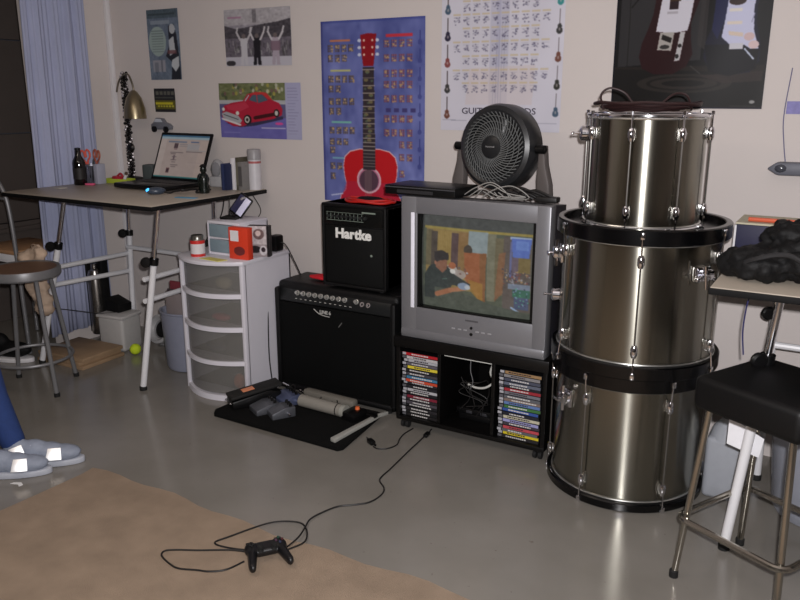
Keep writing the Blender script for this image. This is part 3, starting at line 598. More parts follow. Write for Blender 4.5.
# items on tower
t = thing('mini_drawers', 'small white two drawer box on top of the white tower', 'drawers', (-2.715, 2.98, TZ))
MB().box(-.105, .105, -.11, .11, .155, .17, .004).box(-.105, -.098, -.11, .11, 0, .16).box(.075, .105, -.11, .11, 0, .16, .002).box(-.105, .105, .10, .11, 0, .16).box(-.105, .105, -.105, .11, 0, .01).box(-.105, .105, -.105, .10, .08, .087).build('case', TRW, t)
for z in (.012, .089): MB().box(-.096, .073, -.109, -.104, z, z+.064, .002).build('drawer', mat('frosted_blue_plastic', (140, 160, 170), .3, alpha=.7), t)
t = thing('food_can', 'red and white can with metal lid on the front of the tower', 'can', (-2.815, 2.79, TZ))
MB().lathe([(0, 0), (.034, 0), (.036, .004), (.036, .082), (0, .082)], 28).build('body', mat('can_white', (214, 210, 212), .35), t)
for z0, z1 in ((.002, .016), (.066, .083)): MB().lathe([(.0365, z0), (.0365, z1)], 28).build('band', mat('can_red', (196, 44, 40), .35), t)
MB().lathe([(0, .083), (.034, .083), (.031, .088), (.031, .104), (.027, .108), (0, .108)], 24).build('lid', mat('tin', (130, 128, 122), .3, .8), t)
t = thing('red_box', 'orange-red cardboard box with a white panel on the tower', 'box', (-2.515, 2.845, TZ+.0), R(4))
t.location = (-2.578, 2.85, TZ); t.scale = (1.15, 1, 1.05)
MB().box(-.055, .045, -.02, .02, 0, .150, .002).build('carton', mat('orange_red_card', (214, 62, 36), .45), t); MB().box(-.045, -.002, -.0215, -.0205, .085, .135).build('white_panel', WHITEP, t)
MB().ball((.0, -.021, .04), .03, .002, .022).build('picture', mat('maroon_print', (110, 40, 40), .5), t)
t = thing('photo_box', 'black and white picture box beside the orange-red box on the tower', 'box', (-2.548, 2.95, TZ), R(24))
c = Canvas(0, 0, 100, 150, 60, 90, (188, 180, 182)); c.noise(18, 14); c.ell(50, 40, 26, 26, (110, 90, 90)); c.ell(48, 36, 13, 14, (210, 190, 186)); c.rect(0, 90, 100, 150, (150, 140, 142)); c.ell(30, 115, 30, 18, (40, 36, 38)); c.ell(70, 120, 18, 24, (200, 196, 200)); c.ell(70, 116, 10, 12, (60, 50, 56)); c.rect(88, 0, 100, 150, (30, 28, 30)); c.noise(14, 24)
MB().box(-.055, .055, -.018, .022, 0, .155, .002).build('carton', mat('black_card', (30, 28, 30), .5), t); painted('printed_front', c, lambda u, v: (-.054+.108*u, -.0195, .154-.153*v), PAPERG, t)
t = thing('charger', 'black power adapter behind the boxes on the tower', 'adapter', (-2.562, 3.095, TZ)); MB().box(-.026, .026, -.035, .03, 0, .085, .012).build('body', BLACK, t)
MB().tube([(.02, .0, .05), (.045, .02, .03), (.075, .05, -.06), (.082, .09, -.14)], .003, 7, smooth=8).build('cord', CABLE, t)
tag(MB().prism([(-.075, -.02), (.06, -.032), (.075, .018), (-.05, .028)], 0, .003).build('paper_note', mat('yellow_paper', (206, 200, 110), .7), loc=(-2.69, 2.765, TZ)), 'yellow paper on the front of the white tower top', 'paper')
# tilted photo frame on mini drawers
t = thing('music_player', 'small white-screened player propped tilted on the mini drawer box', 'music player', (-2.765, 2.97, TZ+.17), R(18)); M = T(.02, 0, .003) @ RX(-18) @ RY(33)
MB().box(-.042, .042, -.008, .008, 0.02, .135, .008, M=M).build('body', BLACK, t); MB().box(-.034, .002, -.0095, -.008, .03, .126, .001, M=M).build('dark_face', mat('dark_blue_glass', (50, 50, 78), .15), t); MB().box(.003, .036, -.0096, -.008, .03, .126, .001, M=M).build('white_face', mat('lavender_white', (214, 214, 240), .25), t)
MB().box(-.03, .06, -.045, .04, 0, .012, .004).tube([(.0, .02, .006), (.03, .04, .05)], .005, 8).build('stand', BLACK, t)
t = thing('antenna', 'tiny black antenna standing on the left of the mini drawer box', 'antenna', (-2.80, 3.02, TZ+.17)); MB().lathe([(0, 0), (.012, 0), (.01, .01), (.004, .03), (.0018, .04), (.0018, .10), (0, .10)], 12).build('rod', BLACK, t)

# ------------------------------------------------------------ under the left desk
WOOD = mat('raw_wood', (150, 124, 96), .7, var=.3, scale=9)
for k, (x0, x1, y0, y1, rz, lb) in enumerate([(-4.03, -3.65, 2.66, 2.965, 2, 'pale wooden board at the bottom of the low stack beneath the desk'), (-4.02, -3.67, 2.665, 2.96, 0, 'pale wooden board in the middle of the low stack beneath the desk'), (-4.03, -3.66, 2.67, 2.965, 3, 'pale wooden board on top of the low stack beneath the desk')]):
    w2, d2 = (x1-x0)/2, (y1-y0)/2
    o = MB().box(-w2, w2, -d2, d2, 0, .020, .002).build('wooden_board', WOOD, loc=((x0+x1)/2, (y0+y1)/2, k*.0205)); o.rotation_euler.z = R(rz)
    tag(o, lb, 'board', 'boards stacked beneath the desk')
t = thing('metal_canister', 'tall shiny metal tube in a black sleeve leaning by the curtain', 'canister', (-4.0, 3.085, .062))
MB().lathe([(0, 0), (.045, 0), (.047, .01), (.047, .36), (.035, .40), (.02, .41), (.02, .44), (0, .44)], 28).build('tube', mat('worn_steel', (150, 146, 142), .25, .95), t)
MB().box(-.064, -.049, -.02, .05, 0, .46, .006).box(.049, .062, .0, .05, 0, .46, .006).box(-.062, .06, .049, .056, 0, .46, .003).build('sleeve', BLACKM, t)
t = thing('storage_bucket', 'short white plastic bin on the floor under the back of the desk', 'bin', (-3.80, 3.07, 0), R(8))
MB().box(-.09, .10, -.085, .085, 0, .21, .022, seg=3).build('body', mat('grey_white_plastic', (176, 174, 172), .5), t)
MB().prism([(-.095, -.09), (.105, -.09), (.105, .09), (-.095, .09)], .205, .225, bev=.008).build('lid', mat('lid_white', (188, 186, 184), .5), t)
o = MB().prism([(-.05, .0), (.06, .0), (.065, .05), (-.05, .085)], -.05, .05, bev=.004, M=RX(90)).build('black_case', BLACKM, loc=(-3.83, 3.10, .226)); tag(o, 'black wedge shaped case on the lid of the white bin', 'case')
t = MB().ball((0, 0, .033), .033, sub=3).build('tennis_ball', mat('tennis_felt', (196, 220, 40), .9, bump=.5, bscale=400), loc=(-3.615, 3.02, 0)); tag(t, 'yellow-green tennis ball on the floor beside the white bin', 'ball')
t = thing('desk_fan', 'small grey round gadget on the floor behind the tennis ball', 'gadget', (-3.60, 3.24, .0))
t.name = 'round_gadget'
MB().lathe([(.055, .0), (.09, .0), (.095, .02), (.09, .05), (.075, .055), (.055, .03)], 30, M=T(0, 0, .10) @ RX(70), closed=True).build('ring', LG, t); MB().lathe([(0, 0), (.05, 0), (.05, .02), (.02, .035), (0, .035)], 24, M=T(0, -.0, .10) @ RX(70)).build('hub', BLACKM, t); MB().box(-.05, .05, -.02, .09, 0, .015, .005).build('foot', LG, t)
t = thing('waste_bin', 'translucent grey plastic bin on the floor left of the white tower', 'bin', (-3.18, 3.00, 0))
n = 28; b = bmesh.new()
BINM = mat('translucent_grey', (150, 154, 172), .4, alpha=.75)
t2 = MB().lathe([(0, .004), (.105, .004), (.115, .02), (.135, .33), (.142, .335), (.142, .345), (.130, .343), (.108, .022), (0, .014)], 36, M=Matrix.Diagonal((1, .75, 1, 1))).build('bucket', BINM, t)
t = thing('paper_pile', 'bundle of magazines and papers stuffed in the translucent bin', 'papers', (-3.18, 3.00, .02)); 
pp = MB(); random.seed(4)
for i in range(7): pp.box(-.07, .07, -.05+i*.014, -.04+i*.014, 0, .44+random.uniform(-.03, .05), .001, M=RZ(random.uniform(-5, 5)), m=mat('pp%d' % (i % 4), [(140, 130, 130), (70, 60, 66), (170, 165, 160), (120, 50, 60)][i % 4], .6))
pp.build('sheets', None, t)
cable('floor_cable', 'thin dark cable sagging between stool and white bin', [(-3.98, 2.75, .30), (-3.93, 2.85, .27), (-3.86, 2.98, .23), (-3.80, 3.06, .225)], .0025)
# tan sack hanging on the leg
def remesh_blob(name, balls, m, voxel=.012, disp=.01, dscale=.08, parent=None, loc=None):
    mb = MB()
    for c_, r_ in balls: mb.ball(c_, *r_, sub=3)
    o = mb.build(name, m, parent, ang=180, loc=loc)
    r = o.modifiers.new('r', 'REMESH'); r.mode = 'VOXEL'; r.voxel_size = voxel; r.use_smooth_shade = True
    tx = bpy.data.textures.new(name, 'CLOUDS'); tx.noise_scale = dscale; tx.noise_depth = 3
    d = o.modifiers.new('d', 'DISPLACE'); d.texture = tx; d.strength = disp; d.mid_level = .5
    return o
t = thing('cloth_bag', 'tan cloth bag hanging from the left front desk leg', 'bag', (-3.82, 2.58, .30))
t.scale = (1.6, 1.3, 1.12)
remesh_blob('sack', [((.01, 0, .09), (.045, .03, .075)), ((0, 0, .17), (.045, .035, .09)), ((-.015, 0, .26), (.055, .035, .08)), ((-.03, 0, .30), (.07, .03, .04)), ((.02, 0, .335), (.035, .025, .05))], mat('tan_cloth', (196, 172, 150), .85, bump=.6, bscale=60), .010, .05, .05, parent=t)
MB().tube([(.0, -.01, .35), (.01, -.02, .375), (.03, -.02, .38), (.03, .0, .35)], .003, 6, smooth=5).build('strap', mat('tan_strap', (150, 128, 108), .8), t)

# ------------------------------------------------------------ left stool, chair
t = thing('metal_stool', 'grey metal stool with round brown topped seat at the left edge', 'stool', (-3.64, 2.38, 0), R(-50))
MB().lathe([(0, .648), (.165, .648), (.168, .645), (.168, .643)], 48).build('seat_top', mat('brown_hardboard', (112, 84, 66), .5, var=.15), t)
MB().lathe([(.160, .648), (.176, .652), (.180, .640), (.180, .612), (.174, .604), (.150, .606), (0, .606), (0, .642), (.160, .642)], 48).build('seat_pan', GREYM, t)
feet = []
for a in (5, 95, 185, 275):
    c_, s_ = math.cos(R(a+35)), math.sin(R(a+35)); MB().tube([(c_*.13, s_*.13, .61), (c_*.215, s_*.215, .012)], .0115, 10).build('leg', GREYM, t)
    MB().lathe([(0, 0), (.015, 0), (.015, .02), (0, .022)], 12, M=T(c_*.216, s_*.216, 0)).build('foot_cap', RUBBER, t)
MB().tube([(.192*math.cos(2*PI*i/40), .192*math.sin(2*PI*i/40), .175) for i in range(40)], .0085, 8, closed=True).build('foot_ring', GREYM, t)
t = thing('tall_chair', 'grey tube framed chair with wooden seat behind the metal stool', 'chair', (-4.36, 2.86, 0))
for s in (-1, 1):
    MB().tube([(s*.2, -.16, .006), (s*.19, -.16, .5)], .0125, 10).build('leg', GREYM, t); MB().tube([(s*.2, .17, .006), (s*.18, .16, .60)], .0125, 10).build('leg', GREYM, t)
MB().tube([(-.19, -.16, .5), (-.185, -.165, .80), (-.16, -.17, .96), (-.08, -.18, 1.06), (.08, -.18, 1.06), (.16, -.17, .96), (.185, -.165, .80), (.19, -.16, .5)], .0125, 10, smooth=6).tube([(-.165, -.175, .93), (.165, -.175, .93)], .009, 8).build('back_frame', GREYM, t)
MB().box(-.185, .185, -.17, .18, .60, .625, .008).build('seat', mat('seat_wood', (170, 130, 96), .5, var=.15), t); MB().box(-.18, .18, -.165, .175, .55, .60, .004).build('seat_apron', WHITEM, t)
t = thing('black_shoe', 'black shoe with white sole on the floor behind the metal stool', 'shoe', (-4.15, 2.58, 0), R(20))
remesh_blob('upper', [((0, 0, .07), (.13, .05, .05)), ((-.07, 0, .10), (.055, .045, .065))], BLACKM, .012, .006, parent=t); MB().prism([(.14*math.cos(a)*(1), .052*math.sin(a)) for a in [2*PI*i/28 for i in range(28)]], 0, .026, bev=.005).build('sole', WHITEP, t)

# ------------------------------------------------------------ seated person's lower legs and reflective sneakers
def person():
    t = thing('person', 'person in blue jeans and reflective grey sneakers sitting at the left edge', 'person', (-2.79, 1.63, 0))
    d = Vector((math.cos(R(38)), math.sin(R(38)), 0)); l = Vector((-d.y, d.x, 0)); hip = Vector((-.555, -.25, 0))
    def F(a, b, z): return hip+d*a+l*b+Vector((0, 0, z))
    BM = Matrix(((d.x, l.x, 0, hip.x), (d.y, l.y, 0, hip.y), (0, 0, 1, 0), (0, 0, 0, 1)))
    def fuse(o, vox):
        r = o.modifiers.new('r', 'REMESH'); r.mode = 'VOXEL'; r.voxel_size = vox; r.use_smooth_shade = True
        q = o.modifiers.new('sm', 'SMOOTH'); q.iterations = 4; q.factor = .5; return o
    def limb(mb, pts, rad):
        mb.tube(pts, rad, 14, smooth=3)
        for p_, r_ in zip(pts, rad): mb.ball(p_, r_*.99)
    # head, neck, arms and hands as one surface
    s = MB()
    s.ball((.045, 0, 1.33), .092, .075, .105, M=BM, sub=3).ball((.075, 0, 1.285), .066, .056, .065, M=BM, sub=3).ball((.136, 0, 1.318), .016, .012, .020, M=BM).ball((.130, 0, 1.335), .010, .010, .028, M=BM)
    for sg in (-1, 1):
        s.ball((.035, sg*.077, 1.32), .016, .010, .028, M=BM).ball((.122, sg*.03, 1.350), .014, .022, .008, M=BM)
    s.ball((.128, 0, 1.275), .010, .024, .009, M=BM).ball((.115, 0, 1.245), .022, .026, .018, M=BM)
    limb(s, [F(-.03, 0, 1.08), F(0, 0, 1.15), F(.025, 0, 1.24)], [.065, .054, .052])
    limb(s, [F(-.03, 0, .60), F(-.04, 0, .85), F(-.035, 0, 1.05)], [.10, .11, .10])
    for sg in (-1, 1):
        limb(s, [F(-.03, sg*.16, 1.04), F(0, sg*.20, .92), F(.03, sg*.215, .80), F(.14, sg*.18, .73), F(.27, sg*.12, .675)], [.052, .047, .042, .038, .027])
        s.ball((.315, sg*.108, .672), .048, .036, .017, M=BM)
        for k_, ln in enumerate((.060, .072, .068, .052)):
            y = sg*.108+(-.027+.018*k_)*sg; s.tube([F(.345, y, .674), F(.375, y, .676), F(.375+ln*.5, y, .668), F(.378+ln*.8, y, .645)], [.009, .0085, .008, .007], 8, smooth=3)
        s.tube([F(.295, sg*.085, .675), F(.32, sg*.062, .675), F(.35, sg*.056, .668)], [.013, .011, .008], 8, smooth=3)
    SK = mat('skin', (196, 146, 120), .6, var=.04)
    body = fuse(s.build('body', SK, t, ang=180), .0065)
    h = MB(); h.ball((.028, 0, 1.362), .098, .084, .095, M=BM, sub=3).ball((-.02, 0, 1.32), .066, .078, .085, M=BM, sub=3); fuse(h.build('hair', mat('dark_hair', (32, 24, 20), .7, bump=.6, bscale=120), t, ang=180), .008)
    for sg in (-1, 1):
        e = MB().ball((.124, sg*.030, 1.335), .011, .014, .008, M=BM).build('eye', mat('eye_white', (225, 222, 216), .2), t); MB().ball((.134, sg*.030, 1.335), .003, .0055, .0055, M=BM).build('iris', mat('iris_brown', (50, 32, 22), .2), e)
    MB().ball((.1375, 0, 1.276), .003, .024, .0045, M=BM).build('mouth', mat('lips', (160, 96, 88), .5), t)
    q = MB(); limb(q, [F(-.02, 0, .60), F(-.035, 0, .74), F(-.04, 0, .90)], [.135, .135, .135]); q.ball((-.03, 0, .98), .11, .17, .09, M=BM, sub=3)
    for sg in (-1, 1): limb(q, [F(-.035, sg*.11, 1.055), F(-.03, sg*.17, 1.035), F(-.01, sg*.195, .95), F(.01, sg*.205, .88)], [.060, .066, .060, .056])
    fuse(q.build('shirt', mat('dark_tshirt', (40, 42, 50), .9, bump=.3, bscale=40), t, ang=180), .010)
    jm = mat('blue_denim', (34, 58, 112), .85, var=.2, scale=60, bump=.4, bscale=500)
    q = MB(); q.ball((-.02, 0, .56), .13, .165, .10, M=BM, sub=3)
    for kn, an in (((-.215, -.08, .50), (-.135, .005, .10)), ((-.245, .085, .50), (-.125, .135, .10))):
        kn, an = Vector(kn), Vector(an); sg = -1 if kn.y < 0 else 1
        hp = F(.0, sg*.085, .55); limb(q, [hp, hp.lerp(kn, .5)+Vector((0, 0, .01)), kn, kn.lerp(an, .5), an], [.095, .085, .066, .058, .050])
    fuse(q.build('jeans', jm, t, ang=180), .010)
    SH = mat('sneaker_grey', (136, 144, 160), .6, var=.15, bump=.4, bscale=150); SO = mat('sneaker_sole', (176, 180, 190), .5)
    RF = mat('reflective_patch', (255, 255, 255), .45, .9, var=0.)
    for (hx, hy, ang) in ((-.165, -.02, 38), (-.135, .115, 38)):
        M = T(hx, hy, 0) @ RZ(ang)
        s = MB()
        s.ball((.045, 0, .062), .064, .042, .055).ball((.10, 0, .060), .075, .044, .052).ball((.16, 0, .052), .075, .046, .044).ball((.215, 0, .046), .078, .047, .036).ball((.025, 0, .09), .048, .040, .045)
        s.ball((.02, 0, .11), .042, .038, .04); o = s.build('sneaker', SH, t, ang=180); o.matrix_local = M
        r = o.modifiers.new('r', 'REMESH'); r.mode = 'VOXEL'; r.voxel_size = .007; r.use_smooth_shade = True
        P = [(.135+.168*math.cos(a), (.047+.006*math.cos(a))*math.sin(a)) for a in [2*PI*i/32 for i in range(32)]]
        MB().prism(P, 0, .026, bev=.006).build('sole', SO, o)
        for nm_, (px, py, pz, tw) in (('side_patch', (.05, -.054, .076, 10)), ('toe_patch', (.195, -.054, .062, -8))):
            MB().prism([(-.030, -.026), (.032, -.022), (.026, .028), (-.024, .024)], 0, .005, bev=.001, M=T(px, py, pz) @ RZ(14) @ RX(62) @ RZ(tw)).build(nm_, RF, o)
        lc = MB()
        for i in range(4): lc.tube([(.10+.022*i, -.028, .094-.009*i), (.105+.022*i, .0, .104-.009*i), (.10+.022*i, .028, .094-.009*i)], .0035, 6, smooth=4)
        lc.build('laces', mat('grey_laces', (170, 176, 190), .8), o)
person()
t = thing('low_stool', 'low round black stool under the person in blue jeans', 'stool', (-3.355, 1.37, 0))
MB().lathe([(0, .415), (.16, .415), (.17, .43), (.165, .455), (0, .462)], 36).build('seat', BLACK, t)
for a in (0, 90, 180, 270): MB().tube([(.12*math.cos(R(a)), .12*math.sin(R(a)), .42), (.17*math.cos(R(a)), .17*math.sin(R(a)), .008)], .012, 10).build('leg', GREYM, t)
tag(MB().prism([(0, 0), (.03, .012), (.05, .004), (.052, .02), (.03, .028), (.006, .014)], 0, .002).build('paper_scrap', mat('white_scrap', (225, 225, 225), .7), loc=(-2.775, 1.645, 0)), 'tiny white scrap on the floor in front of the sneakers', 'paper')

# ------------------------------------------------------------ amplifiers
AX0, AX1, AY0, AY1, AZ = -2.515, -1.795, 3.00, 3.28, .588
t = thing('guitar_amplifier', 'wide black combo amplifier with silver knobs under the smaller amplifier', 'amplifier', ((AX0+AX1)/2, (AY0+AY1)/2, 0)); hw, hd = (AX1-AX0)/2, (AY1-AY0)/2
MB().box(-hw, hw, -hd+.03, hd, .018, AZ, .022, seg=3).box(-hw, -hw+.03, -hd-.0, hd, .018, AZ-.03, .012).box(hw-.03, hw, -hd, hd, .018, AZ-.03, .012).box(-hw, hw, -hd, hd-.02, .018, .05, .012).build('cabinet', TOLEX, t)
MB().box(-hw+.028, hw-.028, -hd+.010, -hd+.04, .045, .485, .006).build('speaker_grille', GRILLE, t)
PM = T(0, -hd+.012, .49) @ RX(-20)
MB().box(-hw+.02, hw-.02, -.004, .03, 0, .088, .008, M=PM).build('control_panel', mat('dark_grey_panel', (24, 26, 27), .35, spec=.35), t)
kn = MB()
for i in range(10):
    x = -.225+i*.036 if i < 9 else .13
    MB().lathe([(.013, 0), (.013, .003), (.009, .004), (.0085, .016), (0, .017)], 16, M=PM @ T(x, -.004, .048) @ RX(90)).build('knob', mat('knob_silver', (180, 180, 176), .25, .6), t)
pmk = MB()
for i in range(12): pmk.box(-.24+i*.032, -.24+i*.032+random.uniform(.008, .022), -.0052, -.004, .070, .0735, M=PM).box(-.235+i*.03, -.235+i*.03+.012, -.0052, -.004, .018, .0205, M=PM)
pmk.box(.10, .20, -.0052, -.004, .072, .076, M=PM); pmk.build('panel_print', mat('white_ink', (190, 190, 184), .5), t)
for x in (.165, .20): MB().lathe([(.006, 0), (.012, 0), (.012, .004), (.006, .004)], 14, M=PM @ T(x, -.004, .04) @ RX(90), closed=True).build('jack', CHROME, t)
lm = mat('logo_silver', (196, 196, 192), .35, .3)
text('logo', 'LINE 6', .024, lm, t, T(-.045, -hd+.007, .462) @ RX(90), .0015, .0007)
MB().tube([(-.115, 0, .472), (-.09, 0, .455), (-.06, 0, .446), (-.02, 0, .443)], .0022, 6, smooth=5, M=T(0, -hd+.008, 0)).build('logo_swoosh', lm, t)
MB().tube([(.035, -hd+.006, .40), (.055, -hd+.006, .425)], .0016, 6).build('scratch', mat('scratch', (120, 120, 118), .5), t)
for s in (-1, 1):
    for y in (-hd+.03, hd-.04): MB().lathe([(0, 0), (.016, 0), (.018, .02), (0, .02)], 14, M=T(s*(hw-.05), y, 0)).build('foot', RUBBER, t)
MB().tube([(-.1, 0, AZ), (-.09, 0, AZ+.004), (.09, 0, AZ+.004), (.1, 0, AZ)], .003, 6).build('top_strap', BLACK, t)
cable('amp_cable', 'black cable hanging down the left side of the wide amplifier', [(-2.535, 3.04, .555), (-2.548, 2.99, .53), (-2.53, 2.965, .40), (-2.525, 2.955, .2), (-2.52, 2.965, .045)], .0035)
HX0, HX1, HY0, HY1, HZ0, HZ1 = -2.222, -1.858, 3.025, 3.26, AZ+.001+.004, 1.005
t = thing('bass_amplifier', 'small black amplifier with white name lettering stacked on the wide amplifier', 'amplifier', ((HX0+HX1)/2, (HY0+HY1)/2, HZ0)); hw, hd, H = (HX1-HX0)/2, (HY1-HY0)/2, HZ1-HZ0
MB().box(-hw, hw, -hd+.01, hd, .008, H, .014, seg=3).box(-hw, -hw+.016, -hd, hd, .008, H, .006).box(hw-.016, hw, -hd, hd, .008, H, .006).box(-hw, hw, -hd, hd, H-.016, H, .006).box(-hw, hw, -hd, hd, .008, .024, .006).build('cabinet', TOLEX, t)
MB().box(-hw+.018, hw-.018, -hd+.004, -hd+.014, .028, H-.105, .004).build('speaker_grille', mat('steel_grille_black', (9, 10, 10), .6, bump=.6, bscale=600, spec=.2), t)
MB().box(-hw+.018, hw-.018, -hd+.003, -hd+.014, H-.10, H-.02, .002).build('control_panel', mat('black_panel', (10, 11, 11), .35, spec=.3), t)
mk = MB(); gm = mat('pale_green_ink', (124, 136, 126), .5)
for i in range(10): mk.box(-hw+.032+i*.022, -hw+.034+i*.022, -hd+.002, -hd+.0032, H-.075, H-.045)
mk.box(-hw+.03, -hw+.24, -hd+.002, -hd+.0032, H-.080, H-.078).box(-hw+.03, -hw+.24, -hd+.002, -hd+.0032, H-.0425, H-.041).box(.05, .125, -hd+.002, -hd+.0032, H-.038, H-.031)
mk.build('panel_print', gm, t)
for i in range(9): MB().lathe([(.008, 0), (.0075, .012), (0, .013)], 14, M=T(-hw+.045+i*.026, -hd+.003, H-.060) @ RX(90)).build('knob', mat('knob_black', (40, 42, 42), .3), t)
text('logo', 'Hartke', .064, mat('logo_white', (232, 232, 228), .5), t, T(.0, -hd+.001, H-.142) @ RX(90), .002, .0024, sx=1.12)
for s in (-1, 1):
    for y in (-hd+.03, hd-.03): MB().lathe([(0, 0), (.012, 0), (.012, .009), (0, .009)], 12, M=T(s*(hw-.04), y, 0)).build('foot', RUBBER, t)
MB().ball((.10, -hd+.003, H-.235), .007, .001, .006).build('badge', gm, t)
t = thing('red_cable_coil', 'coiled red cable with a dark cap lying on the small amplifier', 'cable', (-2.015, 3.14, HZ1))
MB().tube([(.115*math.cos(2*PI*i/30)*1.15, .072*math.sin(2*PI*i/30), .008+.003*math.sin(i*.9)) for i in range(30)], .0065, 8, closed=True).tube([(.105*math.cos(2*PI*i/30)*1.1, .06*math.sin(2*PI*i/30)-.004, .016+.002*math.sin(i)) for i in range(30)], .0055, 8, closed=True).build('coil', mat('red_rubber', (190, 34, 28), .4), t)
MB().lathe([(0, 0), (.085, 0), (.09, .008), (.05, .024), (0, .028)], 24, M=T(0, .0, .001) @ Matrix.Diagonal((1.1, .6, 1, 1))).build('cap', BLACKM, t)
o = remesh_blob('red_cloth', [((0, 0, .012), (.07, .04, .014)), ((.03, .01, .018), (.045, .035, .014)), ((-.04, -.01, .012), (.045, .025, .01))], mat('red_fabric', (196, 20, 36), .8), .008, .008, .05, loc=(-2.30, 3.14, AZ+.004)); tag(o, 'crumpled red cloth beside the small amplifier', 'cloth')

# ------------------------------------------------------------ pedal board
t = thing('pedal_board', 'black carpeted pedal board lying on the floor before the wide amplifier', 'pedal board', (-2.19, 2.76, 0))
MB().prism([(-.385, -.165), (-.36, -.20), (.375, -.215), (.39, -.19), (.34, .215), (-.36, .215)], 0, .022, bev=.005).build('board', mat('black_carpet', (12, 12, 12), .95, bump=.9, bscale=300, spec=.15), t)
BZ = .0225
t = thing('wah_pedal', 'black rocker pedal with an orange label on the pedal board', 'pedal', (-2.462, 2.755, BZ), R(-30))
MB().prism([(-.125, 0), (.125, 0), (.125, .055), (.06, .07), (-.125, .04)], -.05, .05, bev=.006, M=RZ(90) @ RX(90)).build('base', BLACK, t)
MB().box(-.046, .046, -.13, .135, .0, .018, .006, M=T(0, 0, .062) @ RX(7)).build('treadle', mat('tread_rubber', (20, 19, 18), .8, bump=.8, bscale=90), t)
MB().box(-.022, .022, -.06, .0, .0181, .0192, .001, M=T(0, 0, .062) @ RX(7)).build('label', mat('orange_label', (220, 140, 100), .5), t)
for x in (-.035, .035): MB().ball((x, -.132, .03), .006).build('screw', CHROME, t)
def stomp(label, x, y, rz, col, w_=.085, d=.125, h_=.045, nk=3, extra=None):
    t = thing('effect_pedal', label, 'pedal', (x, y, BZ), R(rz))
    MB().prism([(-d/2, 0), (d/2, 0), (d/2, h_), (d*.05, h_), (-d/2, h_*.55)], -w_/2, w_/2, bev=.003, M=RZ(90) @ RX(90)).build('body', col, t)
    MB().box(-w_/2+.006, w_/2-.006, -d/2+.008, .0, 0, .006, .002, M=T(0, 0, h_*.63) @ RX(22)).build('footswitch', extra or col, t)
    for i in range(nk): MB().lathe([(.008, 0), (.007, .013), (0, .014)], 12, M=T(-w_/2+.016+i*(w_-.032)/max(1, nk-1), d*.33, h_)).build('knob', BLACK, t)
    MB().lathe([(0, 0), (.007, 0), (.007, .022), (.003, .03), (0, .03)], 12, M=T(w_/2, .02, h_*.45) @ RY(90)).build('jack_plug', CHROME, t)
SG = mat('hammertone_grey', (96, 98, 104), .4, .5, var=.2, scale=60)
stomp('blue switch effect pedal with chrome plug next to the rocker pedal', -2.35, 2.70, -28, SG, .10, .12, .045, 3, mat('royal_blue', (46, 60, 150), .4))
stomp('blue and grey effect pedal behind the other blue pedal', -2.325, 2.84, -24, mat('blue_grey_metal', (84, 92, 120), .4, .4), .12, .09, .05, 4)
stomp('square grey metal effect pedal at the front of the pedal board', -2.245, 2.695, -32, SG, .085, .115, .05, 3, mat('dark_grey_tread', (70, 72, 76), .6))
t = thing('metal_roller', 'grey cylindrical roll with dark end cap lying across the pedal board', 'roll', (-2.11, 2.835, BZ+.030), R(-2))
MB().tube([(-.125, .0, 0), (.125, 0, 0)], .030, 22).build('roll', mat('matte_grey', (136, 132, 124), .7), t); MB().tube([(.1255, 0, 0), (.147, 0, 0)], .031, 22).build('end_cap', mat('pale_cap', (150, 150, 142), .5), t); MB().tube([(.098, 0, 0), (.103, 0, 0)], .0308, 22).build('band', BLACK, t)
t = thing('multi_pedal_strip', 'long grey multi effect strip with chrome switches at the back of the board', 'pedal', (-2.12, 2.92, BZ), R(-2))
MB().box(-.155, .155, -.022, .024, .018, .058, .012).box(-.155, .155, -.03, .03, 0, .018, .002, m=None).build('body', mat('matte_grey_dark', (110, 106, 98), .7), t)
for i in range(4): MB().lathe([(.008, 0), (.008, .01), (.005, .014), (0, .014)], 12, M=T(-.12+i*.07, -.026, .03) @ RX(90)).build('footswitch', CHROME, t)
t = thing('black_effect_box', 'black effect box with an orange knob at the right of the pedal board', 'pedal', (-1.925, 2.845, BZ), R(-10))
MB().box(-.045, .04, -.05, .05, 0, .04, .008).build('body', BLACK, t); MB().lathe([(.012, 0), (.010, .012), (0, .013)], 14, M=T(0, .02, .04)).build('knob', mat('orange_knob', (226, 110, 60), .4), t)
t = thing('hinge_rail', 'pale metal rail lying along the right edge of the pedal board', 'rail', (-1.845, 2.79, BZ+.001), R(-3))
MB().prism([(-.018, -.215), (.012, -.22), (.016, .12), (.03, .17), (.012, .165), (-.004, .10)], 0, .018, bev=.003).build('rail', mat('pale_metal', (176, 176, 170), .4, .3), t); MB().box(-.03, .02, .07, .10, .012, .026, .004).build('bracket', BLACK, t)
pc = MB(); random.seed(11)
for k in range(7):
    x0 = -2.40+k*.055; pc.tube([(x0, 2.90+random.uniform(-.02, .03), BZ+.008), (x0+.05, 2.93+random.uniform(-.02, .02), BZ+.03+random.uniform(0, .03)), (x0+.11, 2.86+random.uniform(-.02, .04), BZ+.02), (x0+.15, 2.93, BZ+.01)], .0032, 6, smooth=6)
tag(pc.build('patch_cables', CABLE), 'loops of thin black patch cable between the pedals', 'cable')
for k, (p, q, lb) in enumerate([((-2.44, 2.955, .065), (-2.40, 2.955, .055), 'left of the two shiny plugs at the back of the pedal board'), ((-2.33, 2.95, .05), (-2.30, 2.95, .04), 'right of the two shiny plugs at the back of the pedal board')]):
    t = thing('jack_plug', lb, 'plug', p); d = Vector(q)-Vector(p); MB().tube([(0, 0, 0), d], .006, 10).build('sleeve', CHROME, t); MB().tube([d, d*1.6+Vector((0, 0, -.004))], .0028, 8).build('cable_end', CABLE, t)

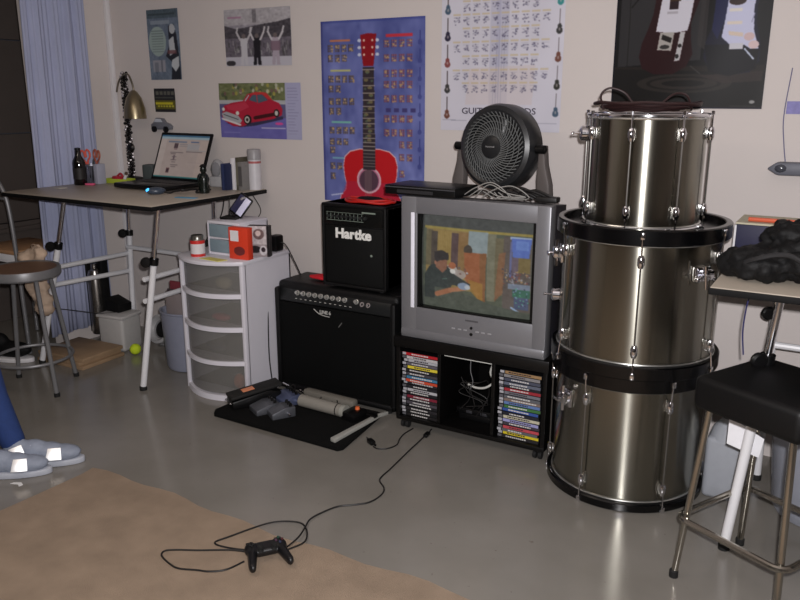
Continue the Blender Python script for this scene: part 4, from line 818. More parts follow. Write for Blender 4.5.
# ------------------------------------------------------------ TV stand
SX0, SX1, SY0, SY1 = -1.728, -1.008, 2.90, 3.32
t = thing('tv_stand', 'low black media stand on casters holding cases under the television', 'tv stand', ((SX0+SX1)/2, (SY0+SY1)/2, 0)); cx, cy = (SX0+SX1)/2, (SY0+SY1)/2; hw, hd = (SX1-SX0)/2, (SY1-SY0)/2
MDF = mat('black_laminate', (9, 8, 8), .35, spec=.35); ST = .452
MB().box(-hw-.008, hw+.008, -hd-.01, hd, .40, ST, .004).build('top', MDF, t); MB().box(-hw, hw, -hd, hd, .046, .064, .002).build('bottom_shelf', MDF, t)
for s in (-1, 1): MB().box(s*hw-.018 if s > 0 else -hw, hw if s > 0 else -hw+.018, -hd, hd, .064, .40, .001).build('side_panel', MDF, t)
for x in (-.143, .118): MB().box(x-.008, x+.008, -hd+.005, hd, .064, .40, .001).build('divider', MDF, t)
MB().box(-hw, hw, hd-.006, hd, .046, .40).build('back_panel', MDF, t)
for sx in (-1, 1):
    for sy in (-1, 1):
        cst = MB().box(-.014, .014, -.016, .016, .034, .046, .002, M=T(sx*(hw-.035), sy*(hd-.03), 0)).build('caster', BLACK, t)
        for q in (-.012, .012): MB().lathe([(0, -.007), (.018, -.007), (.019, 0), (.018, .007), (0, .007)], 16, M=T(sx*(hw-.035)+q, sy*(hd-.03), .019) @ RY(90)).build('wheel', RUBBER, cst)
spc = [(176, 24, 36), (184, 180, 182), (170, 170, 176), (90, 86, 96), (214, 196, 60), (30, 28, 32), (64, 62, 70), (60, 116, 150), (190, 70, 44), (40, 38, 44), (28, 28, 34), (176, 176, 180), (30, 30, 34), (120, 30, 50), (40, 36, 40), (70, 66, 74), (24, 24, 28), (36, 34, 38), (20, 20, 22), (28, 26, 28)]
spc2 = [(150, 120, 84), (130, 128, 130), (70, 74, 90), (90, 96, 112), (28, 30, 36), (150, 40, 50), (110, 112, 120), (90, 92, 98), (120, 104, 96), (92, 120, 170), (60, 110, 60), (50, 80, 150), (30, 32, 42), (186, 182, 160), (150, 150, 196), (60, 56, 64), (180, 70, 80), (90, 92, 96), (210, 190, 40), (36, 34, 36)]
nmc = {}
def cname(c):
    T_ = {'red': (180, 30, 40), 'white': (190, 188, 190), 'grey': (100, 98, 104), 'yellow': (212, 196, 60), 'black': (26, 26, 30), 'blue': (60, 100, 150), 'orange': (190, 80, 50), 'dark grey': (62, 60, 68), 'tan': (150, 120, 84), 'lavender': (150, 150, 196), 'green': (60, 110, 60), 'pink': (176, 70, 84), 'maroon': (120, 30, 50)}
    return min(T_, key=lambda k: sum((a-b)**2 for a, b in zip(T_[k], c)))
ORD = ['topmost', 'second', 'third', 'fourth', 'fifth', 'sixth', 'seventh', 'eighth', 'ninth', 'tenth', 'eleventh', 'twelfth', 'thirteenth', 'fourteenth', 'fifteenth', 'sixteenth', 'seventeenth', 'eighteenth', 'nineteenth', 'bottommost']
random.seed(21); CASEB = mat('case_black', (18, 18, 20), .3); CASEL = mat('case_logo', (170, 170, 176), .5)
def cases(cols, x0, side, flip):
    n = len(cols); th = .0152
    for i, c_ in enumerate(cols):
        z = .0645+(n-1-i)*(th+.0002)
        lb = '%s spined disc case, %s in the %s stack of the stand' % (cname(c_), (ORD[i]+(' from the top' if 0 < i < n-1 else '')), side)
        dx = random.uniform(-.004, .004); dy = random.uniform(0, .012)
        t = thing('disc_case', lb, 'disc case', (x0+.095+dx, SY0+.012+.0675+dy, z), R(random.uniform(-1.2, 1.2)), 'disc cases in the %s stack' % side)
        MB().box(-.0945, .0945, -.0675, .0675, 0, th, .0015).build('case', CASEB, t)
        bright = sum(c_) > 200
        sm = mat('spine_%d_%d_%d' % c_, c_, .5, var=.2, scale=120)
        MB().box(-.070 if not (i == 0 and side == 'left') else -.092, .092, -.0682, -.0674, .0012, th-.0012).build('spine_label', sm, t)
        MB().box(-.092, -.074, -.0684, -.0674, .002, th-.002).build('spine_logo', CASEL if i % 3 != 1 else mat('logo_dim', (90, 90, 96), .5), t)
        tt = MB(); x = -.055+random.uniform(0, .02)
        tc_ = mat('title_white', (200, 198, 196), .5) if (sum(c_) < 330) else mat('title_dark', (50, 40, 46), .5)
        while x < .02+random.uniform(0, .05):
            l_ = random.uniform(.004, .012); tt.box(x, x+l_, -.0686, -.0681, th*.32, th*.68); x += l_+.0025
        tt.build('title', tc_, t)
cases(spc, -1.706, 'left', 0); cases(spc2, -1.229, 'right', 0)
# console + cables in the middle bay
t = thing('game_console', 'black game console in the middle bay of the stand', 'console', (-1.37, 3.08, .065))
MB().box(-.09, .09, -.07, .1, 0, .03, .004).box(-.10, .10, -.075, .1, .031, .058, .004).build('body', BLACK, t)
for x in (-.05, .02): MB().box(x, x+.03, -.0765, -.0745, .036, .050, .001).build('port', mat('port_grey', (50, 50, 54), .4), t)
MB().box(.05, .054, -.077, -.0745, .036, .044).build('switch', mat('port_grey', (50, 50, 54), .4), t)
tag(MB().box(-.118, .118, -.006, .006, 0, .009, .001, M=T(0, 0, 0)).build('light_strip', mat('strip_white', (214, 214, 208), .4), loc=(-1.369, 2.915, .39)), 'white strip fixed under the top of the stand', 'strip')
cable('white_cable', 'white cable looping through the middle bay of the stand', [(-1.262, 2.925, .385), (-1.275, 2.935, .34), (-1.265, 2.95, .30), (-1.30, 2.95, .265), (-1.35, 2.96, .25), (-1.40, 2.98, .25)], .005, WHITEC)
cable('grey_cable', 'thin grey cable dangling inside the middle bay of the stand', [(-1.37, 2.935, .388), (-1.372, 2.94, .33), (-1.365, 2.95, .28), (-1.38, 2.96, .24)], .002, mat('grey_wire', (110, 110, 112), .5))
cc = MB(); random.seed(5)
for k in range(6): cc.tube([(-1.44+random.uniform(0, .14), 2.96+random.uniform(0, .03), .07+.05*q+random.uniform(-.02, .02)+.06) for q in range(4)], .0022, 6, smooth=6)
tag(cc.build('cable_bundle', CABLE), 'bundle of black cables hanging before the game console', 'cable')
# ------------------------------------------------------------ television
t = thing('television', 'big silver tube television playing a picture on the black stand', 'television', (-1.355, 3.08, ST))
FY = -.18; BZ0, BZ1 = 0, .630
SF = mat('tv_side', (44, 44, 54), .4)
sx0, sx1, sz0, sz1 = -.268, .268, .145, .558
f = MB()
f.box(-.348, sx0, FY, FY+.06, BZ0, BZ1, .006).box(sx1, .330, FY, FY+.06, BZ0, BZ1, .006).box(sx0-.01, sx1+.01, FY, FY+.06, sz1, BZ1, .006).box(sx0-.01, sx1+.01, FY, FY+.06, BZ0, sz0, .006)
f.build('bezel', SILVER, t)
MB().box(-.349, .331, FY-.006, FY+.05, .004, .045, .012).build('lower_panel', SILVER, t)
b = bmesh.new(); A_ = [b.verts.new(p) for p in [(-.347, FY+.055, .004), (.329, FY+.055, .004), (.329, FY+.055, .628), (-.347, FY+.055, .628)]]; B_ = [b.verts.new(p) for p in [(-.34, FY+.20, .004), (.322, FY+.20, .004), (.322, FY+.20, .615), (-.34, FY+.20, .615)]]; D_ = [b.verts.new(p) for p in [(-.20, .23, .02), (.20, .23, .02), (.20, .23, .42), (-.20, .23, .42)]]
for P_, Q_ in ((A_, B_), (B_, D_)):
    for j in range(4): b.faces.new((P_[j], P_[(j+1) % 4], Q_[(j+1) % 4], Q_[j]))
b.faces.new(D_); b.faces.new(A_[::-1]); bmesh.ops.recalc_face_normals(b, faces=b.faces); q = MB(); q._merge(b, None, None); q.build('rear_housing', SF, t)
MB().box(sx0-.004, sx1+.004, FY+.052, FY+.058, sz0-.004, sz1+.004).build('tube_surround', BLACKM, t)
MB().box(sx0+.0005, sx0+.010, FY+.004, FY+.05, sz0, sz1).box(sx1-.010, sx1-.0005, FY+.004, FY+.05, sz0, sz1).box(sx0, sx1, FY+.004, FY+.05, sz0, sz0+.006).build('screen_gasket', BLACK, t)
MB().box(sx0-.030, sx0-.012, FY-.003, FY+.004, sz0-.005, sz1+.005, .0025).build('glare_strip', mat('flash_glare_silver', (236, 236, 248), .3), t)  # camera flash glare on the left bezel, put in as a bright strip
# picture
c = Canvas(0, 0, 470, 390, 235, 195, (84, 92, 74)); c.rect(0, 0, 470, 48, (72, 76, 74))
c.rect(12, 46, 460, 56, (170, 150, 70)); c.rect(20, 56, 220, 300, (160, 132, 74)); c.rect(20, 60, 50, 210, (110, 100, 70)); c.rect(44, 66, 72, 210, (76, 66, 56)); c.rect(72, 60, 132, 220, (172, 142, 72)); c.rect(134, 66, 164, 250, (88, 66, 66)); c.rect(164, 60, 205, 240, (150, 112, 62))
for x in range(76, 132, 8): c.rect(x, 60, x+2, 220, (140, 110, 60), .6)
c.rect(206, 52, 286, 150, (156, 172, 176)); c.rect(286, 56, 320, 330, (130, 128, 104)); c.rect(318, 70, 360, 300, (116, 106, 76)); c.ell(206, 130, 18, 22, (70, 60, 48)); c.rect(350, 60, 460, 360, (96, 86, 80))
c.poly([(190, 140), (284, 136), (280, 300), (274, 350), (252, 330), (196, 250)], (172, 96, 54)); c.poly([(255, 140), (284, 136), (280, 350), (262, 330)], (146, 92, 50)); c.poly([(208, 250), (270, 262), (270, 350), (220, 300)], (178, 130, 50), .8)
c.poly([(334, 130), (360, 122), (352, 290), (318, 330)], (150, 96, 60), .8)
c.rect(374, 60, 456, 70, (180, 200, 236)); c.poly([(380, 66), (458, 66), (450, 140), (388, 140)], (90, 120, 214)); c.rect(398, 74, 446, 110, (120, 156, 240), .8); c.rect(376, 80, 384, 220, (110, 120, 190), .8); c.rect(410, 140, 456, 200, (130, 110, 60)); c.rect(384, 140, 410, 230, (110, 94, 110))
for i in range(60): c.ell(rng.uniform(350, 456), rng.uniform(190, 250), rng.uniform(2, 5), rng.uniform(2, 5), [(180, 180, 196), (150, 70, 60), (60, 56, 70), (200, 160, 110)][i % 4], .8)
c.rect(372, 246, 458, 268, (140, 160, 190), .8); c.rect(390, 268, 458, 300, (50, 110, 90)); c.rect(396, 300, 452, 350, (70, 84, 120)); c.line(386, 346, 430, 372, 8, (160, 190, 230))
for i in range(30): c.ell(rng.uniform(390, 456), rng.uniform(262, 340), 3, 3, [(90, 190, 150), (150, 170, 220), (40, 50, 70)][i % 3], .8)
c.ell(136, 222, 28, 26, (206, 198, 190)); c.ell(170, 234, 30, 20, (190, 176, 170), .9); c.ell(140, 200, 16, 14, (190, 110, 70)); 
for i in range(22): c.ell(rng.uniform(120, 215), rng.uniform(205, 262), 5, 4, [(230, 226, 226), (120, 80, 70), (90, 84, 100)][i % 3], .8)
c.poly([(20, 250), (40, 210), (70, 196), (110, 200), (150, 236), (200, 262), (220, 270), (206, 288), (140, 282), (110, 330), (60, 336), (14, 350)], (44, 54, 52))
c.poly([(8, 300), (110, 300), (220, 318), (300, 344), (460, 366), (470, 390), (0, 390), (0, 320)], (76, 84, 72)); c.poly([(14, 250), (36, 214), (60, 300), (58, 350), (10, 350)], (40, 50, 48))
c.ell(90, 170, 32, 28, (44, 38, 36)); c.poly([(62, 170), (66, 214), (96, 236), (116, 216), (118, 176), (92, 184)], (150, 98, 74)); c.poly([(58, 150), (122, 150), (124, 178), (92, 182), (64, 196)], (40, 36, 36)); c.ell(64, 196, 5, 9, (170, 110, 84))
c.line(70, 330, 130, 306, 22, (176, 108, 72)); c.line(130, 306, 190, 292, 18, (190, 124, 86)); c.ell(190, 282, 26, 15, (150, 170, 200)); c.ell(206, 284, 12, 10, (206, 214, 226)); c.line(96, 262, 116, 258, 4, (90, 120, 110))
c.rect(0, 0, 8, 390, (40, 44, 42), .7); c.ell(142, 224, 12, 10, (250, 246, 240)); c.a = c.a*.80+.20*np.array([108, 104, 96]); c.noise(7, 60); c.noise(6, 24)
def scr(u, v):
    x = sx0+.010+(sx1-sx0-.02)*u; z = sz1-.004+(sz0-sz1+.008)*v; r2 = (u-.5)**2+(v-.5)**2
    return (x, FY+.040-.026*(1-r2*2), z)
painted('screen', c, scr, paint_mat('crt_picture', .12, .62), t)
btn = MB()
for x in (-.085, -.055, -.028, .028, .055, .085): btn.box(x-.008, x+.008, FY-.008, FY-.004, .072, .078, .001, M=T(0, .004, 0))
btn.build('buttons', mat('button_silver', (170, 170, 174), .3, .3), t)
MB().lathe([(0, 0), (.007, 0), (.007, .004), (0, .005)], 14, M=T(0, FY-.0, .060) @ RX(90)).lathe([(0, 0), (.006, 0), (.006, .004), (0, .005)], 14, M=T(0, FY, .088) @ RX(90)).build('power_button', BLACK, t)
MB().box(-.03, .03, FY-.001, FY+.001, .115, .122).build('name_plate', mat('plate', (96, 96, 100), .3, .4), t)
TVT = ST+BZ1
# DVD player
t = thing('disc_player', 'slim black disc player lying on the left of the television', 'disc player', (-1.60, 3.02, TVT), R(-3))
MB().box(-.185, .165, -.12, .085, .004, .044, .004).build('body', BLACK, t); MB().box(-.12, .06, -.1215, -.1195, .012, .026).build('disc_tray', mat('tray_grey', (44, 44, 46), .3), t); MB().box(-.185, .165, -.1225, -.1200, .034, .038).build('seam', mat('seam', (70, 70, 74), .3), t)
for x in (-.15, .13): MB().box(x-.02, x+.02, -.06, -.02, 0, .005).build('foot', RUBBER, t)
# fan
def fan():
    t = thing('table_fan', 'round black table fan with spiral grille on top of the television', 'fan', (-1.35, 3.15, TVT), R(-10))
    FM = T(0, 0, .195) @ RX(-3)
    AXM = FM @ RX(90)                       # local z -> -y (front)
    FM = T(0, 0, .203) @ RX(-3) @ Matrix.Scale(.93, 4); AXM = FM @ RX(90); rg = .176; fr_ = MB()
    fr_.lathe([(.150, .066), (.168, .072), (.186, .062), (.195, .035), (.195, -.035), (.180, -.062), (.155, -.066), (.155, -.05), (.172, -.03), (.172, .03), (.150, .052)], 64, M=AXM, closed=True).build('housing', mat('fan_black', (34, 35, 37), .35), t)
    gr = MB()
    for k in range(46):
        a = 2*PI*k/46; pts = []
        for j in range(8):
            q = j/7; r_ = .052+(.158-.052)*q; b = a+.75*q; pts.append((r_*math.cos(b), r_*math.sin(b), .074+.014*(1-q)-.006*q*q))
        gr.tube(pts, .0026, 5, M=AXM)
    for r_ in (.085, .115, .14): gr.tube([(r_*math.cos(2*PI*i/48), r_*math.sin(2*PI*i/48), .080-.05*(r_-.05)) for i in range(48)], .0018, 5, closed=True, M=AXM)
    gr.build('grille', mat('grille_grey', (96, 98, 98), .4), t)
    hub = MB().lathe([(0, .096), (.03, .096), (.050, .090), (.055, .074), (.05, .05), (0, .05)], 36, M=AXM).build('hub', mat('fan_hub', (30, 31, 33), .35), t)
    text('hub_lettering', 'Honeywell', .011, mat('hub_ink', (150, 150, 150), .4), hub, FM @ T(0, -.0968, .002) @ RX(90), .0003)
    for k in range(5):
        a = k*2*PI/5; b = bmesh.new(); V = []
        for j in range(6):
            q = j/5; r_ = .04+.11*q
            for s in (-.30, 0, .30): V.append(b.verts.new((r_*math.cos(a+s+.3*q), r_*math.sin(a+s+.3*q), .012+.05*s)))
        for j in range(5):
            for s in range(2): b.faces.new((V[j*3+s], V[j*3+s+1], V[(j+1)*3+s+1], V[(j+1)*3+s]))
        q_ = MB(); q_._merge(b, AXM, None); o = q_.build('blade', mat('blade_black', (24, 24, 25), .3), t, ang=180); sdf = o.modifiers.new('s', 'SOLIDIFY'); sdf.thickness = .003
    bk = MB()
    for r_ in (.05, .08, .11, .14): bk.tube([(r_*math.cos(2*PI*i/40), r_*math.sin(2*PI*i/40), -.055) for i in range(40)], .002, 5, closed=True, M=AXM)
    for k in range(16): bk.tube([(.03*math.cos(k*PI/8), .03*math.sin(k*PI/8), -.055), (.16*math.cos(k*PI/8), .16*math.sin(k*PI/8), -.055)], .002, 5, M=AXM)
    bk.lathe([(0, -.07), (.04, -.07), (.045, -.02), (0, -.02)], 20, M=AXM).lathe([(.04, -.058), (.158, -.056)], 40, M=AXM).build('rear_grille', BLACK, t)
    AG = mat('taupe_plastic', (92, 86, 84), .5)
    for s in (-1, 1):
        P = [(s*.190, 0), (s*.252, 0), (s*.246, .06), (s*.224, .14), (s*.216, .218), (s*.192, .218), (s*.190, .14), (s*.186, .08)]
        MB().prism(P, -.022, .018, bev=.005, M=RX(90)).build('stand_arm', AG, t)
        MB().lathe([(0, -.02), (.018, -.02), (.018, .018), (.012, .022), (0, .022)], 20, M=T(s*.205, -.02, .203) @ RY(90)).build('tilt_knob', BLACK, t)
    MB().box(-.23, .23, -.034, .034, 0, .010, .004).build('base_bar', AG, t)
fan()
cc = MB(); random.seed(8)
for k in range(4):
    x0 = -1.33+k*.03
    cc.tube([(x0-.12, 2.98, TVT+.006), (x0-.05, 2.965, TVT+.04+.035*random.random()), (x0+.03, 2.955, TVT+.075*random.random()), (x0+.09+.04*random.random(), 2.97, TVT+.02), (x0+.03, 2.985, TVT+.006), (x0-.04*random.random(), 2.99, TVT+.03)], .0022, 6, smooth=7)
tag(cc.build('white_cable_coil', mat('grey_white_cable', (150, 148, 144), .5)), 'loose loops of pale cable on the television before the fan', 'cable')
cc = MB()
for k in range(6):
    x0 = -1.27+k*.028; cc.tube([(x0-.08, 3.03, TVT+.008), (x0-.02, 3.03+random.uniform(-.02, .02), TVT+.03+.02*random.random()), (x0+.05, 3.02, TVT+.025), (x0+.09, 3.03, TVT+.007)], .006, 6, smooth=6)
cc.box(-1.13, -1.04, 2.995, 3.045, TVT, TVT+.022, .005)
tag(cc.build('black_cable_coil', CABLE), 'heap of black cable and plug on the television below the fan', 'cable')

# ------------------------------------------------------------ drums
HOOPB = mat('black_hoop', (6, 6, 7), .2, spec=.4); HEAD = mat('dark_drumhead', (22, 22, 24), .25)
def drum(name, label, cx, cy, z0, z1, rs, hoopm, hoop_h0, hoop_h1, nl, a0, hoop_w=.02, chrome_rim=False, brackets=()):
    t = thing(name, label, 'drum', (cx, cy, z0)); H = z1-z0
    sh = MB().lathe([(rs, hoop_h0*.5), (rs, H-hoop_h1*.5)], 96).build('shell', STEELB, t, ang=180)
    for zz in (hoop_h0+.003, H-hoop_h1-.003): MB().tube([((rs+.003)*math.cos(2*PI*i/72), (rs+.003)*math.sin(2*PI*i/72), zz) for i in range(72)], .0042, 8, closed=True).build('counter_rim', mat('rim_aluminium', (200, 200, 196), .25, .9), t)
    for zz, hh in ((0, hoop_h0), (H-hoop_h1, hoop_h1)):
        ro = rs+hoop_w
        MB().lathe([(rs+.003, zz), (ro-.004, zz), (ro, zz+.004), (ro, zz+hh-.004), (ro-.004, zz+hh), (rs+.001, zz+hh), (rs-.002, zz+hh-.004), (rs-.002, zz+.004)], 96, closed=True).build('hoop', hoopm, t)
    MB().lathe([(0, H-.026), (rs-.003, H-.026), (rs-.003, H-.03), (0, H-.03)], 72).build('top_head', HEAD, t)
    MB().lathe([(0, .012), (rs-.003, .012), (rs-.003, .016), (0, .016)], 72).build('bottom_head', HEAD, t)
    for k in range(nl):
        M = RZ(a0+k*360/nl)
        ro = rs+.016
        for s, zc in ((1, H-hoop_h1-.055), (-1, hoop_h0+.055)):
            L = MB().lathe([(0, -.024), (.008, -.022), (.0125, -.010), (.0125, .010), (.008, .022), (0, .024)], 14, M=M @ T(ro-.002, 0, zc)).box(rs-.002, rs+.008, -.009, .009, zc-.02, zc+.02, .003, M=M).build('lug', CHROME, t)
        MB().tube([(ro, 0, hoop_h0+.055), (ro, 0, H-hoop_h1-.055)], .0032, 8, M=M).build('tension_tube', mat('dull_chrome', (150, 148, 144), .25, .9), t)
        for s in (1, -1):
            ze = H+.002 if s > 0 else -.0; zl = H-hoop_h1-.06 if s > 0 else hoop_h0+.06
            zt = H-hoop_h1*.35 if s > 0 else hoop_h0*.35
            xo = rs+hoop_w+.003
            rod = MB().tube([(xo if hoop_w > .012 else ro, 0, zt), (ro, 0, zl)], .003, 8, M=M)
            if hoop_w > .012: rod.box(rs+hoop_w-.001, rs+hoop_w+.008, -.008, .008, zt-.012, zt+.012, .003, M=M)
            else: rod.lathe([(0, 0), (.006, 0), (.006, .012), (0, .013)], 10, M=M @ T(ro, 0, H-.004 if s > 0 else -.003))
            rod.build('tension_rod', CHROME, t)
    for (a, zz, kind) in brackets:
        M = RZ(a) @ T(rs, 0, zz)
        if kind == 'leg':
            b_ = MB().box(-.002, .012, -.03, .03, -.036, .036, .006, M=M).box(.008, .038, -.022, .022, -.020, .024, .008, M=M).tube([(.024, 0, -.05), (.024, 0, .05)], .007, 10, M=M).build('leg_bracket', CHROME, t)
            MB().tube([(.034, 0, .0), (.056, 0, .0)], .004, 8, M=M).box(.052, .058, -.020, .020, -.005, .005, .002, M=M).build('wing_screw', CHROME, b_)
        elif kind == 'round':
            b_ = MB().lathe([(0, 0), (.028, 0), (.028, .026), (.018, .034), (0, .036)], 24, M=M @ RY(90)).build('mount_bracket', CHROME, t)
            MB().tube([(.034, 0, 0), (.056, 0, 0)], .0035, 8, M=M).ball((.058, 0, 0), .006, M=M).build('wing_screw', CHROME, b_)
        elif kind == 'clump':
            b_ = MB().box(-.002, .02, -.035, .035, -.026, .026, .006, M=M).box(.015, .05, -.014, .02, -.015, .02, .006, M=M).tube([(.03, -.05, -.012), (.035, 0, .0), (.05, .05, -.03)], .008, 10, M=M).tube([(.045, -.02, .035), (.045, -.01, -.045)], .006, 8, M=M).ball((.05, .045, -.028), .012, M=M).ball((.036, -.045, -.01), .012, M=M).build('tom_mount', CHROME, t)
            MB().box(.05, .056, -.024, .012, .0, .010, .002, M=M).build('wing_screw', CHROME, b_)
        elif kind == 'vent': MB().lathe([(.003, 0), (.010, 0), (.010, .003), (.003, .003)], 16, M=M @ RY(90), closed=True).build('vent_grommet', CHROME, t)
    return t
# view azimuth from a drum towards the camera is about -77 degrees
drum('bass_drum', 'lowest steel drum with black hoops standing on the floor', -.690, 2.955, 0, .525, .280, HOOPB, .034, .055, 6, -107, .022, brackets=[(-128, .385, 'leg'), (-120, .44, 'vent')])
drum('bass_drum', 'middle steel drum with black hoops between two other steel drums', -.685, 2.945, .5255, 1.062, .288, HOOPB, .050, .055, 6, -76, .024, brackets=[(-152, .40, 'leg'), (-33, .38, 'clump'), (-165, .22, 'round')])
drum('floor_tom', 'smaller steel drum with chrome rims on top of the drum stack', -.695, 2.945, 1.036, 1.440, .205, CHROME, .014, .014, 8, -90, .010, brackets=[(-158, .33, 'round')])
ck = MB(); random.seed(14)
for k in range(5):
    R0 = .11+.015*k; ox = random.uniform(-.02, .02)
    ck.tube([(-.70+ox+R0*1.1*math.cos(2*PI*i/18), 2.955+R0*.85*math.sin(2*PI*i/18), 1.441+.008+.006*k+random.uniform(-.003, .004)) for i in range(18)], .0055, 7, closed=True, smooth=3)
ck.tube([(-.84, 2.88, 1.45), (-.85, 2.87, 1.50), (-.82, 2.87, 1.525), (-.77, 2.88, 1.51), (-.74, 2.90, 1.47)], .004, 7, smooth=6).tube([(-.64, 2.90, 1.475), (-.60, 2.90, 1.505), (-.56, 2.90, 1.50), (-.545, 2.92, 1.46), (-.55, 2.95, 1.45)], .004, 7, smooth=6)
tag(ck.build('instrument_cable', mat('dark_red_black_cable', (46, 26, 26), .5)), 'coiled dark cable piled on top of the upper drum', 'cable')

# ------------------------------------------------------------ right desk
RZT = .935
desk('drafting_desk', 'right drafting desk behind the black stool with a bag on its top', -.362, .84, 2.47, 3.30, RZT,
     [((-.165, 2.56, RZT-.02), (-.247, 2.60, 0), .705), ((.70, 2.56, RZT-.02), (.62, 2.60, 0), .68), ((-.225, 3.2, RZT-.02), (-.215, 3.2, 0), .70), ((.66, 3.2, RZT-.02), (.66, 3.2, 0), .70)],
     [((-.22, 2.6, .30), (-.215, 3.2, .30)), ((-.22, 3.2, .57), (.66, 3.2, .57)), ((.66, 2.6, .40), (.66, 3.2, .40))])
cable('desk_cable', 'dark blue cable hanging under the right desk', [(-.255, 2.66, RZT-.026), (-.268, 2.66, .85), (-.272, 2.66, .76), (-.262, 2.655, .68)], .0025, mat('navy_cable', (40, 40, 90), .5))
t = thing('shoulder_bag', 'crumpled black fabric bag on the right desk', 'bag', (-.10, 2.68, RZT))
remesh_blob('bag_body', [((-.14, .0, .05), (.13, .11, .055)), ((.02, .02, .07), (.17, .13, .075)), ((-.02, .06, .13), (.13, .08, .06)), ((.16, .0, .06), (.12, .12, .065)), ((.20, .05, .12), (.10, .10, .07))], mat('black_nylon', (12, 12, 13), .65, bump=.9, bscale=45, spec=.3), .009, .06, .045, parent=t)
MB().tube([(-.22, -.06, .03), (-.16, -.10, .075), (-.06, -.11, .10), (.02, -.13, .05), (.04, -.14, .012)], .008, 8, smooth=6).build('strap', mat('strap_black', (30, 30, 32), .5), t)
MB().prism([(-.04, 0), (.04, .02), (.06, .06), (.0, .045)], 0, .006, M=T(.02, -.045, .165) @ RX(50) @ RZ(20), bev=.002).build('lining', mat('beige_lining', (150, 138, 128), .8), t)
t = thing('box_file', 'navy blue box file on the back of the right desk', 'box file', (-.105, 3.15, RZT))
MB().box(-.27, .28, -.10, .12, 0, .112, .004).build('box', mat('navy_card', (40, 40, 66), .5), t); MB().box(-.275, -.268, -.10, .12, 0, .108).build('white_side', WHITEP, t); MB().box(-.272, .28, -.10, .12, .1125, .119).build('paper_top', mat('cream_paper', (190, 184, 160), .7), t)
MB().box(.02, .12, -.1015, -.1, .05, .085).build('cyan_label', mat('cyan_print', (120, 160, 170), .5), t)
t = thing('orange_pencil', 'orange pencil lying on the navy box file', 'pencil', (-.27, 3.09, RZT+.1195+.008)); MB().tube([(-.07, 0, 0), (.12, .0, 0)], .008, 8).build('shaft', mat('orange_paint', (210, 96, 64), .4), t); MB().tube([(.12, 0, 0), (.145, 0, 0)], [.008, .001], 8).build('tip', mat('pencil_wood', (200, 160, 120), .6), t)
o = MB().box(-.06, .14, -.04, .05, 0, .03, .004).build('small_box', mat('brown_leather', (74, 46, 40), .5), loc=(-.02, 2.53, RZT)); tag(o, 'small brown box on the front edge of the right desk', 'box')
# jug, bin, paper under right desk
t = thing('water_jug', 'translucent white plastic jug on the floor beside the drums', 'jug', (-.315, 3.00, 0))
JM = mat('milky_plastic', (176, 180, 188), .3, alpha=.72)
MB().box(-.07, .07, -.06, .06, 0, .25, .02, seg=3).lathe([(.066, .24), (.055, .28), (.03, .31), (.024, .325), (0, .325)], 24).build('body', JM, t); MB().lathe([(.026, .315), (.026, .345), (0, .346)], 20).build('cap', BLACK, t)
MB().tube([(.05, -.02, .25), (.075, -.02, .27), (.06, -.01, .30), (.02, 0, .31)], .009, 8, smooth=5).build('handle', JM, t)
t = thing('storage_bin', 'large clear plastic tub on the floor under the right desk', 'tub', (.02, 3.02, 0))
MB().lathe([(0, .004), (.15, .004), (.165, .03), (.195, .36), (.205, .365), (.205, .375), (.188, .372), (.155, .03), (0, .014)], 44).build('tub', mat('clear_plastic', (170, 174, 186), .25, alpha=.6), t)
o = remesh_blob('plastic_bag', [((0, 0, .12), (.11, .10, .09)), ((.03, 0, .2), (.10, .09, .07)), ((-.05, .02, .22), (.06, .06, .06))], mat('white_film', (190, 194, 204), .4), .012, .03, .05, loc=(.02, 3.02, .0)); tag(o, 'crumpled white plastic bag inside the clear tub', 'bag')
b = MB().prism([(0, 0), (.10, -.028), (.11, .04), (.0, .095)], -.001, .001, M=RX(90)).build('hanging_paper', mat('white_sheet', (226, 226, 230), .6), loc=(-.275, 2.60, .385)); tag(b, 'white sheet of paper stuck behind the black stool seat', 'paper')

# ------------------------------------------------------------ black stool
t = thing('bar_stool', 'stool with black padded square seat and bare metal legs at lower right', 'stool', (-.128, 2.425, 0), R(-27))
STM = mat('satin_metal', (165, 160, 150), .16, .95)
hs = .168
MB().box(-hs-.005, hs+.005, -hs-.005, hs+.005, .585, .69, .022, seg=4).build('seat', mat('black_vinyl', (7, 7, 8), .5, bump=.12, bscale=200, spec=.3), t)
pg = MB()
for z in (.672,): pg.tube([(s1*(hs-.008), s2*(hs-.008), z+.012) for s1, s2 in ((-1, -1), (1, -1), (1, 1), (-1, 1))], .003, 6, closed=True)
pg.build('piping', mat('piping_black', (26, 26, 27), .4), t)
for s1, s2 in ((-1, -1), (1, -1), (1, 1), (-1, 1)):
    L = MB().tube([(s1*(hs-.035), s2*(hs-.035), .59), (s1*(hs+.004), s2*(hs+.004), .014)], .0105, 12).build('leg', STM, t)
    MB().lathe([(0, 0), (.0145, 0), (.0145, .022), (.011, .026), (0, .026)], 14, M=T(s1*(hs+.005), s2*(hs+.005), 0)).build('foot_cap', RUBBER, L)
q = hs+.012; r_ = .04; pts = []
for s1, s2, a in ((1, 1, 0), (-1, 1, 90), (-1, -1, 180), (1, -1, 270)):
    for k in range(6): b_ = R(a+k*18); pts.append((s1*(q-r_)+r_*math.cos(b_)*1.0, s2*(q-r_)+r_*math.sin(b_), .215))
MB().tube(pts, .0105, 10, closed=True).build('foot_ring', STM, t)

